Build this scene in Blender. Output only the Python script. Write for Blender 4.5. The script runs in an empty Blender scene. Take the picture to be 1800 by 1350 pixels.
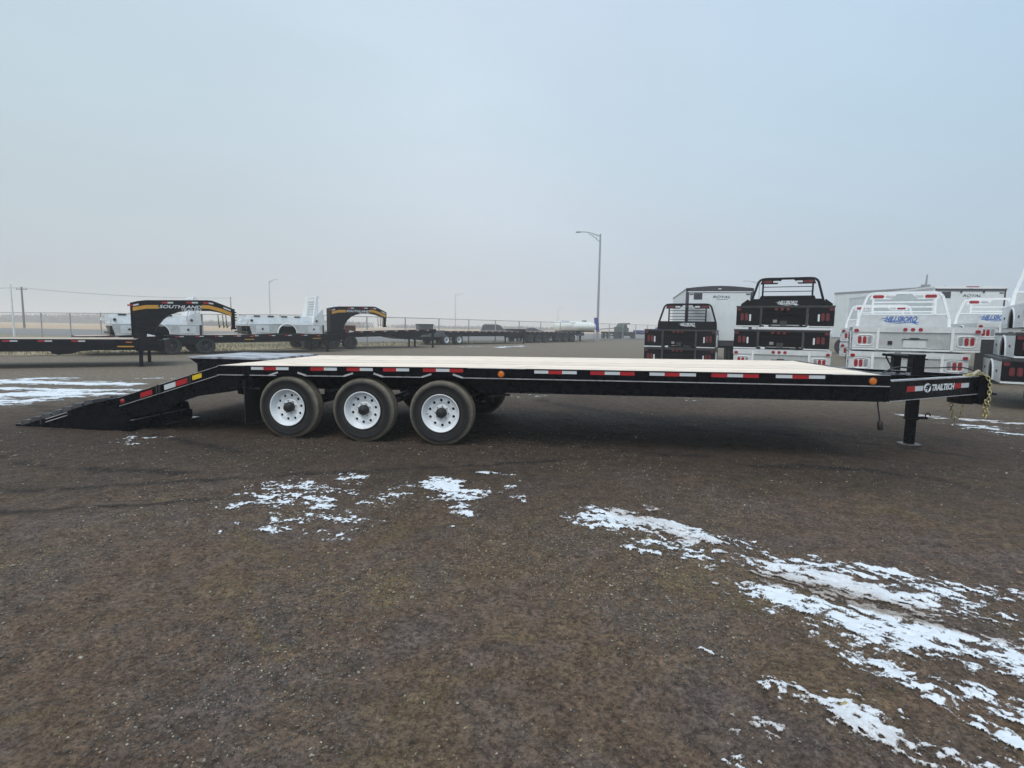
import bpy, math, random
import numpy as np
from mathutils import Vector, Matrix
random.seed(7)
rng = np.random.default_rng(11)
scene = bpy.context.scene
PI = math.pi
R = math.radians

# ------------------------------------------------------------------ camera
cam_data = bpy.data.cameras.new('camera')
cam = bpy.data.objects.new('camera', cam_data)
scene.collection.objects.link(cam)
pitch, roll = 0.1031, 0.0154
cp, sp, cr_, sr_ = math.cos(pitch), math.sin(pitch), math.cos(roll), math.sin(roll)
fw = Vector((0, cp, -sp)); up0 = Vector((0, sp, cp)); r0 = Vector((1, 0, 0))
rt = r0*cr_ + up0*sr_
up = up0*cr_ - r0*sr_
m = Matrix((rt, up, -fw)).transposed().to_4x4()
m.translation = Vector((0, 0, 1.409))
cam.matrix_world = m
cam_data.sensor_width = 36
cam_data.lens = 959.4/1800*36
cam_data.clip_start = 0.05
cam_data.clip_end = 9000
scene.camera = cam

# ------------------------------------------------------------------ sky, sun, exposure
SUN_EL, SUN_AZ = R(58), R(200)           # azimuth measured clockwise from +Y
world = bpy.data.worlds.new('World'); scene.world = world
world.use_nodes = True
nt = world.node_tree; nt.nodes.clear()
N = nt.nodes.new; L = nt.links.new
sky = N('ShaderNodeTexSky'); sky.sky_type = 'NISHITA'; sky.sun_disc = False
sky.sun_elevation = SUN_EL; sky.sun_rotation = SUN_AZ
sky.air_density = 1.5; sky.dust_density = 4.0
tc = N('ShaderNodeTexCoord')
sx = N('ShaderNodeSeparateXYZ'); L(tc.outputs['Generated'], sx.inputs[0])
ramp = N('ShaderNodeValToRGB')
e = ramp.color_ramp.elements
e[0].position = 0.0; e[0].color = (0.625, 0.650, 0.705, 1)
e[1].position = 0.55; e[1].color = (0.630, 0.745, 0.880, 1)
e2 = ramp.color_ramp.elements.new(0.16); e2.color = (0.620, 0.680, 0.750, 1)
e3 = ramp.color_ramp.elements.new(0.32); e3.color = (0.615, 0.725, 0.820, 1)
L(sx.outputs['Z'], ramp.inputs[0])
cn = N('ShaderNodeTexNoise'); cn.inputs['Scale'].default_value = 1.6; cn.inputs['Detail'].default_value = 4
mpn = N('ShaderNodeMapping'); mpn.inputs['Scale'].default_value = (1, 1, 2.4)
L(tc.outputs['Generated'], mpn.inputs[0]); L(mpn.outputs[0], cn.inputs['Vector'])
cr = N('ShaderNodeMapRange'); cr.inputs[1].default_value = 0.3; cr.inputs[2].default_value = 0.7
cr.inputs[3].default_value = 9.2; cr.inputs[4].default_value = 10.1
L(cn.outputs['Fac'], cr.inputs[0])
vm = N('ShaderNodeVectorMath'); vm.operation = 'SCALE'
L(ramp.outputs[0], vm.inputs[0]); L(cr.outputs[0], vm.inputs['Scale'])
# slightly bluer cloud toward the right (east)
mr = N('ShaderNodeMapRange'); mr.inputs[1].default_value = -0.1; mr.inputs[2].default_value = 0.75
L(sx.outputs['X'], mr.inputs[0])
mb = N('ShaderNodeMix'); mb.data_type = 'RGBA'; mb.blend_type = 'MULTIPLY'
mb.inputs['B'].default_value = (0.72, 0.84, 0.91, 1)
L(mr.outputs[0], mb.inputs['Factor']); L(vm.outputs[0], mb.inputs['A'])
# thinner, warmer-grey cloud toward the left (west)
ml = N('ShaderNodeMapRange'); ml.inputs[1].default_value = 0.0; ml.inputs[2].default_value = -0.7
L(sx.outputs['X'], ml.inputs[0])
mc = N('ShaderNodeMix'); mc.data_type = 'RGBA'; mc.blend_type = 'MULTIPLY'
mc.inputs['B'].default_value = (0.86, 0.90, 0.88, 1)
L(ml.outputs[0], mc.inputs['Factor']); L(mb.outputs['Result'], mc.inputs['A'])
mx = N('ShaderNodeMix'); mx.data_type = 'RGBA'; mx.inputs['Factor'].default_value = 0.95
L(sky.outputs[0], mx.inputs['A']); L(mc.outputs['Result'], mx.inputs['B'])
bg = N('ShaderNodeBackground'); bg.inputs['Strength'].default_value = 0.1
L(mx.outputs['Result'], bg.inputs['Color'])
wo = N('ShaderNodeOutputWorld'); L(bg.outputs[0], wo.inputs['Surface'])

sd = bpy.data.lights.new('sun', 'SUN'); sd.energy = 1.5; sd.angle = R(35); sd.color = (1.0, 0.965, 0.92)
sun = bpy.data.objects.new('sun', sd); scene.collection.objects.link(sun)
sun.rotation_euler = (PI/2 - SUN_EL, 0, PI - SUN_AZ)
sun.location = (0, 0, 40)
scene.view_settings.view_transform = 'Standard'
scene.view_settings.look = 'None'
scene.view_settings.gamma = 1
scene.view_settings.use_curve_mapping = False
scene.view_settings.exposure = 0.12
scene.cycles.volume_step_rate = 4
scene.cycles.volume_bounces = 3

# ------------------------------------------------------------------ materials
def newmat(name):
    m = bpy.data.materials.new(name); m.use_nodes = True
    nt = m.node_tree; b = nt.nodes['Principled BSDF']
    return m, nt, b
def noise(nt, scale, detail=4, rough=0.55, vec=None, dist=0):
    n = nt.nodes.new('ShaderNodeTexNoise'); n.inputs['Scale'].default_value = scale
    n.inputs['Detail'].default_value = detail; n.inputs['Roughness'].default_value = rough
    n.inputs['Distortion'].default_value = dist
    if vec: nt.links.new(vec, n.inputs['Vector'])
    return n.outputs['Fac']
def rampn(nt, fac, stops):
    r = nt.nodes.new('ShaderNodeValToRGB'); el = r.color_ramp.elements
    while len(el) < len(stops): el.new(0.5)
    for x, (p, c) in zip(el, stops):
        x.position = p; x.color = (*c, 1) if len(c) == 3 else c
    nt.links.new(fac, r.inputs[0]); return r.outputs[0]
def mixn(nt, fac, a, b, mode='MIX'):
    m = nt.nodes.new('ShaderNodeMix'); m.data_type = 'RGBA'; m.blend_type = mode
    for s, v in (('Factor', fac), ('A', a), ('B', b)):
        if hasattr(v, 'is_output') or isinstance(v, bpy.types.NodeSocket): nt.links.new(v, m.inputs[s])
        elif s == 'Factor': m.inputs[s].default_value = v
        else: m.inputs[s].default_value = (*v, 1)
    return m.outputs['Result']
def mrange(nt, v, a, b, c, d):
    m = nt.nodes.new('ShaderNodeMapRange')
    for i, q in enumerate((a, b, c, d)): m.inputs[i+1].default_value = q
    nt.links.new(v, m.inputs[0]); return m.outputs[0]
def bump(nt, b, h, strength=0.3, dist=0.01, prev=None):
    n = nt.nodes.new('ShaderNodeBump'); n.inputs['Strength'].default_value = strength
    n.inputs['Distance'].default_value = dist
    nt.links.new(h, n.inputs['Height'])
    if prev: nt.links.new(prev, n.inputs['Normal'])
    nt.links.new(n.outputs[0], b.inputs['Normal']); return n.outputs[0]
def objco(nt, scale=(1, 1, 1)):
    t = nt.nodes.new('ShaderNodeTexCoord'); m = nt.nodes.new('ShaderNodeMapping')
    m.inputs['Scale'].default_value = scale
    nt.links.new(t.outputs['Object'], m.inputs[0]); return m.outputs[0]
def simple(name, col, rough=0.5, metal=0.0, var=0.12, vscale=6, dirt=None, dirtamt=0.0, bmp=0.0, bscale=60, spec=None, coat=0):
    m, nt, b = newmat(name)
    co = objco(nt)
    n1 = noise(nt, vscale, 5, 0.6, co)
    c0 = tuple(max(0, x*(1-var)) for x in col); c1 = tuple(min(1, x*(1+var)) for x in col)
    c = rampn(nt, n1, [(0.3, c0), (0.7, c1)])
    if dirt:
        n2 = noise(nt, vscale*0.5, 7, 0.7, co, 0.5)
        f = mrange(nt, n2, 0.42, 0.75, 0, dirtamt)
        c = mixn(nt, f, c, dirt)
    nt.links.new(c, b.inputs['Base Color'])
    rr = mrange(nt, noise(nt, vscale*2.3, 4, 0.6, co), 0.3, 0.7, max(0.02, rough-0.08), min(1, rough+0.1))
    nt.links.new(rr, b.inputs['Roughness'])
    b.inputs['Metallic'].default_value = metal
    if spec is not None: b.inputs['Specular IOR Level'].default_value = spec
    if coat: b.inputs['Coat Weight'].default_value = coat
    if bmp: bump(nt, b, noise(nt, bscale, 3, 0.6, co), bmp, 0.004)
    return m
M = {}
M['black'] = simple('black_paint', (0.0025, 0.003, 0.006), 0.28, var=0.3, dirt=(0.008, 0.008, 0.008), dirtamt=0.2, spec=0.12)
M['black2'] = simple('black_paint_far', (0.005, 0.005, 0.008), 0.36, var=0.3, dirt=(0.012, 0.011, 0.010), dirtamt=0.3, spec=0.12)
M['edge'] = simple('flange_edge_glint', (0.52, 0.52, 0.54), 0.32, metal=0.3, var=0.3)  # sky reflection on the black flanges, painted as a pale edge colour
M['steel'] = simple('dark_steel', (0.06, 0.06, 0.062), 0.45, metal=0.4, var=0.3)
M['footplate'] = simple('scuffed_plate', (0.20, 0.185, 0.175), 0.5, metal=0.2, var=0.3)
M['cleat'] = simple('scraped_cleat', (0.075, 0.08, 0.085), 0.45, var=0.3)
M['zinc'] = simple('zinc_plate', (0.5, 0.5, 0.5), 0.35, metal=0.9, var=0.15)
M['galv'] = simple('galvanised_steel', (0.36, 0.37, 0.38), 0.5, metal=0.5, var=0.12)
M['pole'] = simple('pole_steel', (0.34, 0.35, 0.37), 0.5, metal=0.3, var=0.1)
M['alum'] = simple('brushed_aluminium', (0.80, 0.83, 0.84), 0.36, metal=0.2, var=0.07, dirt=(0.42, 0.42, 0.40), dirtamt=0.5)
M['alumtrim'] = simple('polished_aluminium_trim', (0.90, 0.92, 0.93), 0.28, metal=0.1, var=0.04)
M['alumrib'] = simple('dull_aluminium_sheet', (0.60, 0.62, 0.62), 0.45, metal=0.25, var=0.12, dirt=(0.3, 0.3, 0.29), dirtamt=0.5)
M['whiteskin'] = simple('white_trailer_skin', (0.80, 0.86, 0.87), 0.35, var=0.03, dirt=(0.55, 0.57, 0.56), dirtamt=0.4)
M['charcoal'] = simple('charcoal_trim', (0.055, 0.055, 0.065), 0.4, var=0.15)
M['rim'] = simple('white_enamel_rim', (0.86, 0.90, 0.93), 0.3, var=0.03, dirt=(0.35, 0.33, 0.3), dirtamt=0.35)
M['rimdark'] = simple('black_steel_rim', (0.02, 0.02, 0.022), 0.4, var=0.2, dirt=(0.10, 0.09, 0.08), dirtamt=0.5)
M['rubber'] = simple('flap_rubber', (0.014, 0.014, 0.015), 0.6, var=0.3)
M['red'] = simple('red_lens', (0.33, 0.012, 0.022), 0.22, var=0.15, spec=0.6)
M['reddim'] = simple('dull_red_lens', (0.15, 0.018, 0.02), 0.3, var=0.15)
M['redtape'] = simple('red_reflective_tape', (0.42, 0.012, 0.018), 0.35, var=0.1)
M['whitetape'] = simple('white_reflective_tape', (0.62, 0.66, 0.68), 0.35, var=0.06)
M['amber'] = simple('amber_lens', (0.75, 0.20, 0.015), 0.22, var=0.15, spec=0.6)
M['yellow'] = simple('yellow_sticker', (0.75, 0.52, 0.02), 0.45, var=0.08)
M['orange'] = simple('gold_stripe', (0.60, 0.30, 0.03), 0.4, var=0.08)
M['blue'] = simple('blue_decal', (0.06, 0.13, 0.36), 0.4, var=0.1)
M['bluepaint'] = simple('blue_paint', (0.04, 0.07, 0.26), 0.35, var=0.2)
M['decal'] = simple('white_decal', (0.75, 0.78, 0.80), 0.4, var=0.04)
M['greyprint'] = simple('dark_grey_print', (0.05, 0.05, 0.06), 0.4, var=0.05)
M['chain'] = simple('yellow_zinc_chain', (0.62, 0.54, 0.26), 0.3, metal=0.7, var=0.3)
M['cable'] = simple('black_cable', (0.012, 0.012, 0.013), 0.5, var=0.2)
M['wrap'] = simple('tan_wrap', (0.42, 0.37, 0.28), 0.5, var=0.2)
M['tank'] = simple('white_tank_paint', (0.80, 0.82, 0.78), 0.35, var=0.03, dirt=(0.55, 0.56, 0.5), dirtamt=0.35)
M['darkcar'] = simple('dark_car_paint', (0.03, 0.035, 0.045), 0.25, var=0.1)
M['carglass'] = simple('car_glass', (0.02, 0.025, 0.03), 0.08, var=0.05)
M['rust'] = simple('rusty_steel', (0.16, 0.07, 0.04), 0.7, var=0.3)
M['greenmach'] = simple('dull_green_paint', (0.05, 0.07, 0.055), 0.5, var=0.2)
M['timber'] = simple('weathered_pole_wood', (0.13, 0.11, 0.095), 0.8, var=0.2)
M['boxgrey'] = simple('toolbox_grey', (0.09, 0.10, 0.11), 0.4, var=0.1)
M['straw'] = simple('straw', (0.45, 0.36, 0.16), 0.7, var=0.2)

def tyre_mat(name, col, dust):
    m, nt, b = newmat(name)
    co = objco(nt)
    at = nt.nodes.new('ShaderNodeAttribute'); at.attribute_name = 'wear'
    c = rampn(nt, noise(nt, 9, 5, 0.6, co), [(0.3, tuple(x*0.7 for x in col)), (0.75, tuple(x*1.5 for x in col))])
    n2 = noise(nt, 14, 6, 0.7, co, 0.6)
    mul = nt.nodes.new('ShaderNodeMath'); mul.operation = 'MULTIPLY'
    nt.links.new(mrange(nt, n2, 0.3, 0.7, 0.4, 1.0), mul.inputs[0]); nt.links.new(at.outputs['Fac'], mul.inputs[1])
    c = mixn(nt, mul.outputs[0], c, dust)
    nt.links.new(c, b.inputs['Base Color']); b.inputs['Roughness'].default_value = 0.6; b.inputs['Specular IOR Level'].default_value = 0.22
    bump(nt, b, noise(nt, 130, 2, 0.5, co), 0.25, 0.003)
    return m
M['tyre'] = tyre_mat('tyre_rubber', (0.013, 0.014, 0.016), (0.25, 0.22, 0.17))
M['tyre_far'] = tyre_mat('tyre_rubber_dusty', (0.028, 0.032, 0.032), (0.09, 0.085, 0.075))

# pine boards, tone differs per board
def wood(name, base, dark, sc=1.0):
    m, nt, b = newmat(name)
    t = nt.nodes.new('ShaderNodeTexCoord'); oi = nt.nodes.new('ShaderNodeObjectInfo')
    ad = nt.nodes.new('ShaderNodeVectorMath'); ad.operation = 'ADD'
    nt.links.new(t.outputs['Object'], ad.inputs[0])
    cmb = nt.nodes.new('ShaderNodeCombineXYZ')
    mm = nt.nodes.new('ShaderNodeMath'); mm.operation = 'MULTIPLY'; mm.inputs[1].default_value = 37
    nt.links.new(oi.outputs['Random'], mm.inputs[0]); nt.links.new(mm.outputs[0], cmb.inputs[0]); nt.links.new(mm.outputs[0], cmb.inputs[1])
    nt.links.new(cmb.outputs[0], ad.inputs[1])
    mp = nt.nodes.new('ShaderNodeMapping'); mp.inputs['Scale'].default_value = (0.9*sc, 16*sc, 16*sc)
    nt.links.new(ad.outputs[0], mp.inputs[0])
    g = noise(nt, 2.2, 6, 0.65, mp.outputs[0], 0.8)
    c = rampn(nt, g, [(0.28, dark), (0.46, base), (0.75, tuple(min(1, x*1.06) for x in base))])
    # knots
    mp2 = nt.nodes.new('ShaderNodeMapping'); mp2.inputs['Scale'].default_value = (1.7*sc, 7*sc, 7*sc)
    nt.links.new(ad.outputs[0], mp2.inputs[0])
    v = nt.nodes.new('ShaderNodeTexVoronoi'); v.inputs['Scale'].default_value = 1.0
    nt.links.new(mp2.outputs[0], v.inputs['Vector'])
    k = mrange(nt, v.outputs['Distance'], 0.06, 0.24, 0.9, 0.0)
    c = mixn(nt, k, c, tuple(x*0.55 for x in dark))
    tone = mrange(nt, oi.outputs['Random'], 0, 1, 0.80, 1.06)
    vs = nt.nodes.new('ShaderNodeVectorMath'); vs.operation = 'SCALE'
    nt.links.new(c, vs.inputs[0]); nt.links.new(tone, vs.inputs['Scale'])
    nt.links.new(vs.outputs[0], b.inputs['Base Color'])
    b.inputs['Roughness'].default_value = 0.62
    bump(nt, b, g, 0.2, 0.002)
    return m
M['wood'] = wood('pine_deck', (0.95, 0.82, 0.68), (0.74, 0.58, 0.43))
M['woodfar'] = wood('weathered_deck', (0.60, 0.50, 0.40), (0.42, 0.33, 0.25))

def frost_mat():
    m, nt, b = newmat('frosted_plate')
    co = objco(nt, (1, 2.2, 1))
    f = mrange(nt, noise(nt, 3.2, 7, 0.65, co, 0.4), 0.38, 0.58, 0, 1)
    c = mixn(nt, f, (0.10, 0.10, 0.12), (0.50, 0.53, 0.58))
    nt.links.new(c, b.inputs['Base Color']); b.inputs['Roughness'].default_value = 0.4
    return m
M['frost'] = frost_mat()

def ground_mat():
    m, nt, b = newmat('gravel_lot')
    co = objco(nt)
    sxy = nt.nodes.new('ShaderNodeSeparateXYZ'); nt.links.new(co, sxy.inputs[0])
    big = noise(nt, 0.42, 6, 0.65, co, 0.6)
    c = rampn(nt, big, [(0.25, (0.101, 0.073, 0.061)), (0.45, (0.125, 0.088, 0.065)), (0.6, (0.147, 0.104, 0.068)), (0.78, (0.116, 0.087, 0.074))])
    # grey-violet crusher fines, olive and rusty dirt in patches
    c = mixn(nt, mrange(nt, noise(nt, 1.7, 6, 0.7, co, 0.5), 0.46, 0.62, 0, 0.7), c, (0.115, 0.093, 0.090))
    c = mixn(nt, mrange(nt, noise(nt, 1.1, 6, 0.7, co, 1.0), 0.52, 0.68, 0, 0.75), c, (0.152, 0.112, 0.053))
    c = mixn(nt, mrange(nt, noise(nt, 2.9, 6, 0.7, co, 0.6), 0.54, 0.72, 0, 0.6), c, (0.143, 0.081, 0.053))
    # moist dirt with the trailer's soft shade painted in, mid-lot; loose gravel in front
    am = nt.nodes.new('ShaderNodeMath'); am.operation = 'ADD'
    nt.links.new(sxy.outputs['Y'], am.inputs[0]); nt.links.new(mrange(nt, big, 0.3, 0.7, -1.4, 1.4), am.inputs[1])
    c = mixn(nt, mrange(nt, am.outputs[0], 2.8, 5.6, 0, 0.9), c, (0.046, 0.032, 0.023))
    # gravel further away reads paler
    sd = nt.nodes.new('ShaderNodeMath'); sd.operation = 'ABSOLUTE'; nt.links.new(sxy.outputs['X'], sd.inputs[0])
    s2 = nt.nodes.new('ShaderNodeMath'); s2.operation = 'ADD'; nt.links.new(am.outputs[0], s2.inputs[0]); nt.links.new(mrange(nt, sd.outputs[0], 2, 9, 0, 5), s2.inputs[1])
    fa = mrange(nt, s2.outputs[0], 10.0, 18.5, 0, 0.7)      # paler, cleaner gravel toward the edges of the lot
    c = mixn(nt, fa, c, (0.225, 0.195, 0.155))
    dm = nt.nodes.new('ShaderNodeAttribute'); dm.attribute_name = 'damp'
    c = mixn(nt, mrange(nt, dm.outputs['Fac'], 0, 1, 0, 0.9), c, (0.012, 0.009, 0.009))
    cl = noise(nt, 8.5, 5, 0.75, co, 0.4)      # clods and scuffed hollows
    c = mixn(nt, mrange(nt, cl, 0.36, 0.64, 0, 1), mixn(nt, 1.0, c, (0.66, 0.64, 0.62), 'MULTIPLY'), mixn(nt, 1.0, c, (1.32, 1.32, 1.30), 'MULTIPLY'))
    # grain
    g1 = noise(nt, 42, 8, 0.85, co)
    c = mixn(nt, mrange(nt, g1, 0.40, 0.62, 0.0, 1.0), mixn(nt, 1.0, c, (0.36, 0.35, 0.34), 'MULTIPLY'), mixn(nt, 1.0, c, (1.85, 1.80, 1.70), 'MULTIPLY'))
    # pebbles
    v = nt.nodes.new('ShaderNodeTexVoronoi'); v.inputs['Scale'].default_value = 85; nt.links.new(co, v.inputs['Vector'])
    sp_ = nt.nodes.new('ShaderNodeSeparateColor'); nt.links.new(v.outputs['Color'], sp_.inputs[0])
    pe = nt.nodes.new('ShaderNodeMath'); pe.operation = 'MULTIPLY'
    nt.links.new(mrange(nt, sp_.outputs[0], 0.87, 0.95, 0, 1), pe.inputs[0])
    nt.links.new(mrange(nt, v.outputs['Distance'], 0.25, 0.42, 0.75, 0), pe.inputs[1])
    pc = rampn(nt, sp_.outputs[1], [(0.0, (0.20, 0.17, 0.14)), (0.4, (0.13, 0.125, 0.12)), (0.7, (0.26, 0.22, 0.15)), (1.0, (0.16, 0.11, 0.085))])
    c = mixn(nt, pe.outputs[0], c, pc)
    nt.links.new(c, b.inputs['Base Color'])
    b.inputs['Roughness'].default_value = 0.85
    b.inputs['Specular IOR Level'].default_value = 0.3
    n1 = bump(nt, b, noise(nt, 14, 7, 0.7, co), 0.6, 0.03)
    bump(nt, b, g1, 0.7, 0.015, n1)
    return m
M['ground'] = ground_mat()

def snow_mat():
    m, nt, b = newmat('snow')
    co = objco(nt)
    at = nt.nodes.new('ShaderNodeAttribute'); at.attribute_name = 'thick'
    cov = nt.nodes.new('ShaderNodeAttribute'); cov.attribute_name = 'cover'
    n1 = noise(nt, 46, 7, 0.8, co)
    ad = nt.nodes.new('ShaderNodeMath'); ad.operation = 'ADD'
    nt.links.new(at.outputs['Fac'], ad.inputs[0])
    nt.links.new(mrange(nt, n1, 0.25, 0.75, -0.42, 0.36), ad.inputs[1])
    c = rampn(nt, ad.outputs[0], [(0.0, (0.17, 0.135, 0.11)), (0.22, (0.38, 0.33, 0.29)), (0.45, (0.62, 0.61, 0.61)), (0.85, (0.78, 0.83, 0.88))])
    nt.links.new(c, b.inputs['Base Color']); b.inputs['Roughness'].default_value = 0.55
    a2 = nt.nodes.new('ShaderNodeMath'); a2.operation = 'ADD'
    nt.links.new(cov.outputs['Fac'], a2.inputs[0]); nt.links.new(mrange(nt, n1, 0.32, 0.68, -0.62, 0.16), a2.inputs[1])
    nt.links.new(mrange(nt, a2.outputs[0], -0.02, 0.16, 0, 1), b.inputs['Alpha'])      # slush thins out until the gravel shows through
    bump(nt, b, noise(nt, 60, 4, 0.7, co), 0.6, 0.008)
    return m
M['snow'] = snow_mat()

def flat_ground(name, stops, sc, st, rough=0.9):
    m, nt, b = newmat(name)
    co = objco(nt, st)
    c = rampn(nt, noise(nt, sc, 7, 0.65, co, 0.3), stops)
    nt.links.new(c, b.inputs['Base Color']); b.inputs['Roughness'].default_value = rough
    bump(nt, b, noise(nt, sc*8, 4, 0.6, co), 0.5, 0.05)
    return m
M['verge'] = flat_ground('dry_verge', [(0.3, (0.20, 0.165, 0.10)), (0.55, (0.30, 0.25, 0.15)), (0.8, (0.36, 0.30, 0.19))], 0.5, (1, 2.5, 1))
M['field'] = flat_ground('stubble_field', [(0.3, (0.46, 0.31, 0.17)), (0.55, (0.54, 0.375, 0.215)), (0.8, (0.58, 0.44, 0.28))], 0.02, (1, 5, 1))
M['road'] = flat_ground('asphalt', [(0.3, (0.17, 0.165, 0.16)), (0.7, (0.23, 0.22, 0.21))], 0.1, (1, 6, 1))
M['twig'] = simple('bare_branches', (0.10, 0.085, 0.075), 0.9, var=0.2)

def attr_mat(name, rough=0.8):
    m, nt, b = newmat(name)
    at = nt.nodes.new('ShaderNodeAttribute'); at.attribute_name = 'tint'
    co = objco(nt)
    c = mixn(nt, mrange(nt, noise(nt, 120, 4, 0.7, co), 0.3, 0.7, 0, 0.5), at.outputs['Color'], (0.05, 0.045, 0.04))
    nt.links.new(c, b.inputs['Base Color']); b.inputs['Roughness'].default_value = rough
    return m
M['stone'] = attr_mat('gravel_stone')
M['grass'] = attr_mat('dry_grass_blades', 0.9)

def mesh_mat():
    m, nt, b = newmat('chain_link_mesh')
    b.inputs['Base Color'].default_value = (0.33, 0.34, 0.36, 1); b.inputs['Metallic'].default_value = 0.3
    b.inputs['Roughness'].default_value = 0.5
    b.inputs['Alpha'].default_value = 0.10
    return m
M['link'] = mesh_mat()

# ------------------------------------------------------------------ mesh helpers
COL = scene.collection
class MB:
    def __init__(s, xf=None): s.v = []; s.f = []; s.xf = xf; s.smooth = []; s.grp = []
    def add(s, vs, fs, smooth=False):
        n = len(s.v)
        s.v += [tuple(s.xf(p)) if s.xf else tuple(p) for p in vs]
        f_0 = len(s.f)
        s.f += [tuple(i+n for i in f) for f in fs]; s.smooth += [smooth]*len(fs); s.grp.append((n, len(s.v), f_0, len(s.f)))
        return s
    def box(s, x0, x1, y0, y1, z0, z1):
        vs = [(x, y, z) for x in (x0, x1) for y in (y0, y1) for z in (z0, z1)]
        return s.add(vs, [(0,1,3,2),(4,6,7,5),(0,4,5,1),(2,3,7,6),(0,2,6,4),(1,5,7,3)])
    def bar(s, p, q, w, h, upv=(0, 0, 1)):
        p, q = Vector(p), Vector(q); d = (q-p).normalized(); u = Vector(upv)
        if abs(d.dot(u)) > 0.98: u = Vector((0, 1, 0))
        sd = d.cross(u).normalized(); u = sd.cross(d).normalized()
        vs = [c + sd*(a*w/2) + u*(b*h/2) for c in (p, q) for a, b in ((-1,-1),(1,-1),(1,1),(-1,1))]
        return s.add(vs, [(0,1,2,3),(7,6,5,4),(0,4,5,1),(1,5,6,2),(2,6,7,3),(3,7,4,0)])
    def tube(s, pts, r, n=8, cap=True):
        pts = [Vector(p) for p in pts]; rs = r if isinstance(r, (list, tuple)) else [r]*len(pts)
        ref = None; vs = []
        for i, p in enumerate(pts):
            d = (pts[min(i+1, len(pts)-1)] - pts[max(i-1, 0)]).normalized()
            if ref is None:
                ref = Vector((0, 0, 1)) if abs(d.z) < 0.9 else Vector((1, 0, 0))
            a = d.cross(ref).normalized(); bb = a.cross(d).normalized(); ref = bb
            for k in range(n):
                t = 2*PI*k/n; vs.append(p + a*(rs[i]*math.cos(t)) + bb*(rs[i]*math.sin(t)))
        fs = []
        for i in range(len(pts)-1):
            for k in range(n):
                fs.append((i*n+k, i*n+(k+1) % n, (i+1)*n+(k+1) % n, (i+1)*n+k))
        s.add(vs, fs, True)
        if cap:
            s.add(vs[:n], [tuple(range(n))[::-1]]); s.add(vs[-n:], [tuple(range(n))])
        return s
    def prism(s, poly, d0, d1, ax='y'):
        # poly in (x,z) extruded along y, or (y,z) along x, or (x,y) along z
        mp = {'y': lambda a, b, d: (a, d, b), 'x': lambda a, b, d: (d, a, b), 'z': lambda a, b, d: (a, b, d)}[ax]
        n = len(poly)
        vs = [mp(a, b, d0) for a, b in poly] + [mp(a, b, d1) for a, b in poly]
        fs = [(i, (i+1) % n, n+(i+1) % n, n+i) for i in range(n)] + [tuple(range(n))[::-1], tuple(range(n, 2*n))]
        return s.add(vs, fs)
    def lathe(s, prof, c=(0, 0, 0), n=48, smooth=True, closed=False):
        # prof (r, y) spun about an axis parallel to y through c
        vs = []; m_ = len(prof)
        for k in range(n):
            t = 2*PI*k/n
            for r_, y in prof: vs.append((c[0]+r_*math.cos(t), c[1]+y, c[2]+r_*math.sin(t)))
        fs = []
        for k in range(n):
            k2 = (k+1) % n
            for j in range(m_-1 if not closed else m_):
                j2 = (j+1) % m_
                fs.append((k*m_+j, k*m_+j2, k2*m_+j2, k2*m_+j))
        return s.add(vs, fs, smooth)
    def disc(s, c, r, d, n=20, ax='y'):
        # short cylinder from c along the axis by d
        k = {'x': (1, 0, 0), 'y': (0, 1, 0), 'z': (0, 0, 1)}[ax]
        return s.tube([c, (c[0]+k[0]*d, c[1]+k[1]*d, c[2]+k[2]*d)], r, n)
    def dome(s, c, r, depth, n=20, rings=4, d=(0, -1, 0)):
        d = Vector(d).normalized(); a = d.cross(Vector((0, 0, 1)))
        a = a.normalized() if a.length > .1 else Vector((1, 0, 0)); b_ = d.cross(a); c = Vector(c)
        vs = []; fs = []
        for i in range(rings+1):
            t = PI/2*i/rings; rr = r*math.cos(t)
            for k in range(n):
                q = 2*PI*k/n; vs.append(c + a*(rr*math.cos(q)) + b_*(rr*math.sin(q)) + d*(depth*math.sin(t)))
        for i in range(rings):
            for k in range(n): fs.append((i*n+k, i*n+(k+1) % n, (i+1)*n+(k+1) % n, (i+1)*n+k))
        return s.add(vs, fs, True)
    def pieces(s, name, mat, parent=None, bevel=0):
        # every add() call becomes an object of its own
        out = []; fi = 0
        for v0, v1, f0, f1 in s.grp:
            b = MB(); b.v = s.v[v0:v1]; b.f = [tuple(i-v0 for i in f) for f in s.f[f0:f1]]; b.smooth = s.smooth[f0:f1]
            out.append(b.build(name, mat, parent, bevel))
        return out
    def build(s, name, mat, parent=None, bevel=0, label=None):
        me = bpy.data.meshes.new(name); me.from_pydata(s.v, [], s.f); me.materials.append(mat)
        me.polygons.foreach_set('use_smooth', s.smooth)
        me.update()
        o = bpy.data.objects.new(name, me); COL.objects.link(o)
        if parent: o.parent = parent
        if bevel:
            b = o.modifiers.new('bevel', 'BEVEL'); b.width = bevel; b.segments = 2; b.limit_method = 'ANGLE'; b.angle_limit = R(50)
            b.harden_normals = False
        if label: o['label'] = label
        return o
def thing(name, label, cat, loc=(0, 0, 0), rz=0, group=None):
    o = bpy.data.objects.new(name, None); COL.objects.link(o); o.location = loc; o.rotation_euler = (0, 0, rz)
    o.empty_display_size = 0.2
    return tag(o, label, cat, group)
def tag(o, label=None, cat=None, group=None, kind=None):
    if label: o['label'] = label
    if cat: o['category'] = cat
    if group: o['group'] = group
    if kind: o['kind'] = kind
    return o
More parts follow.
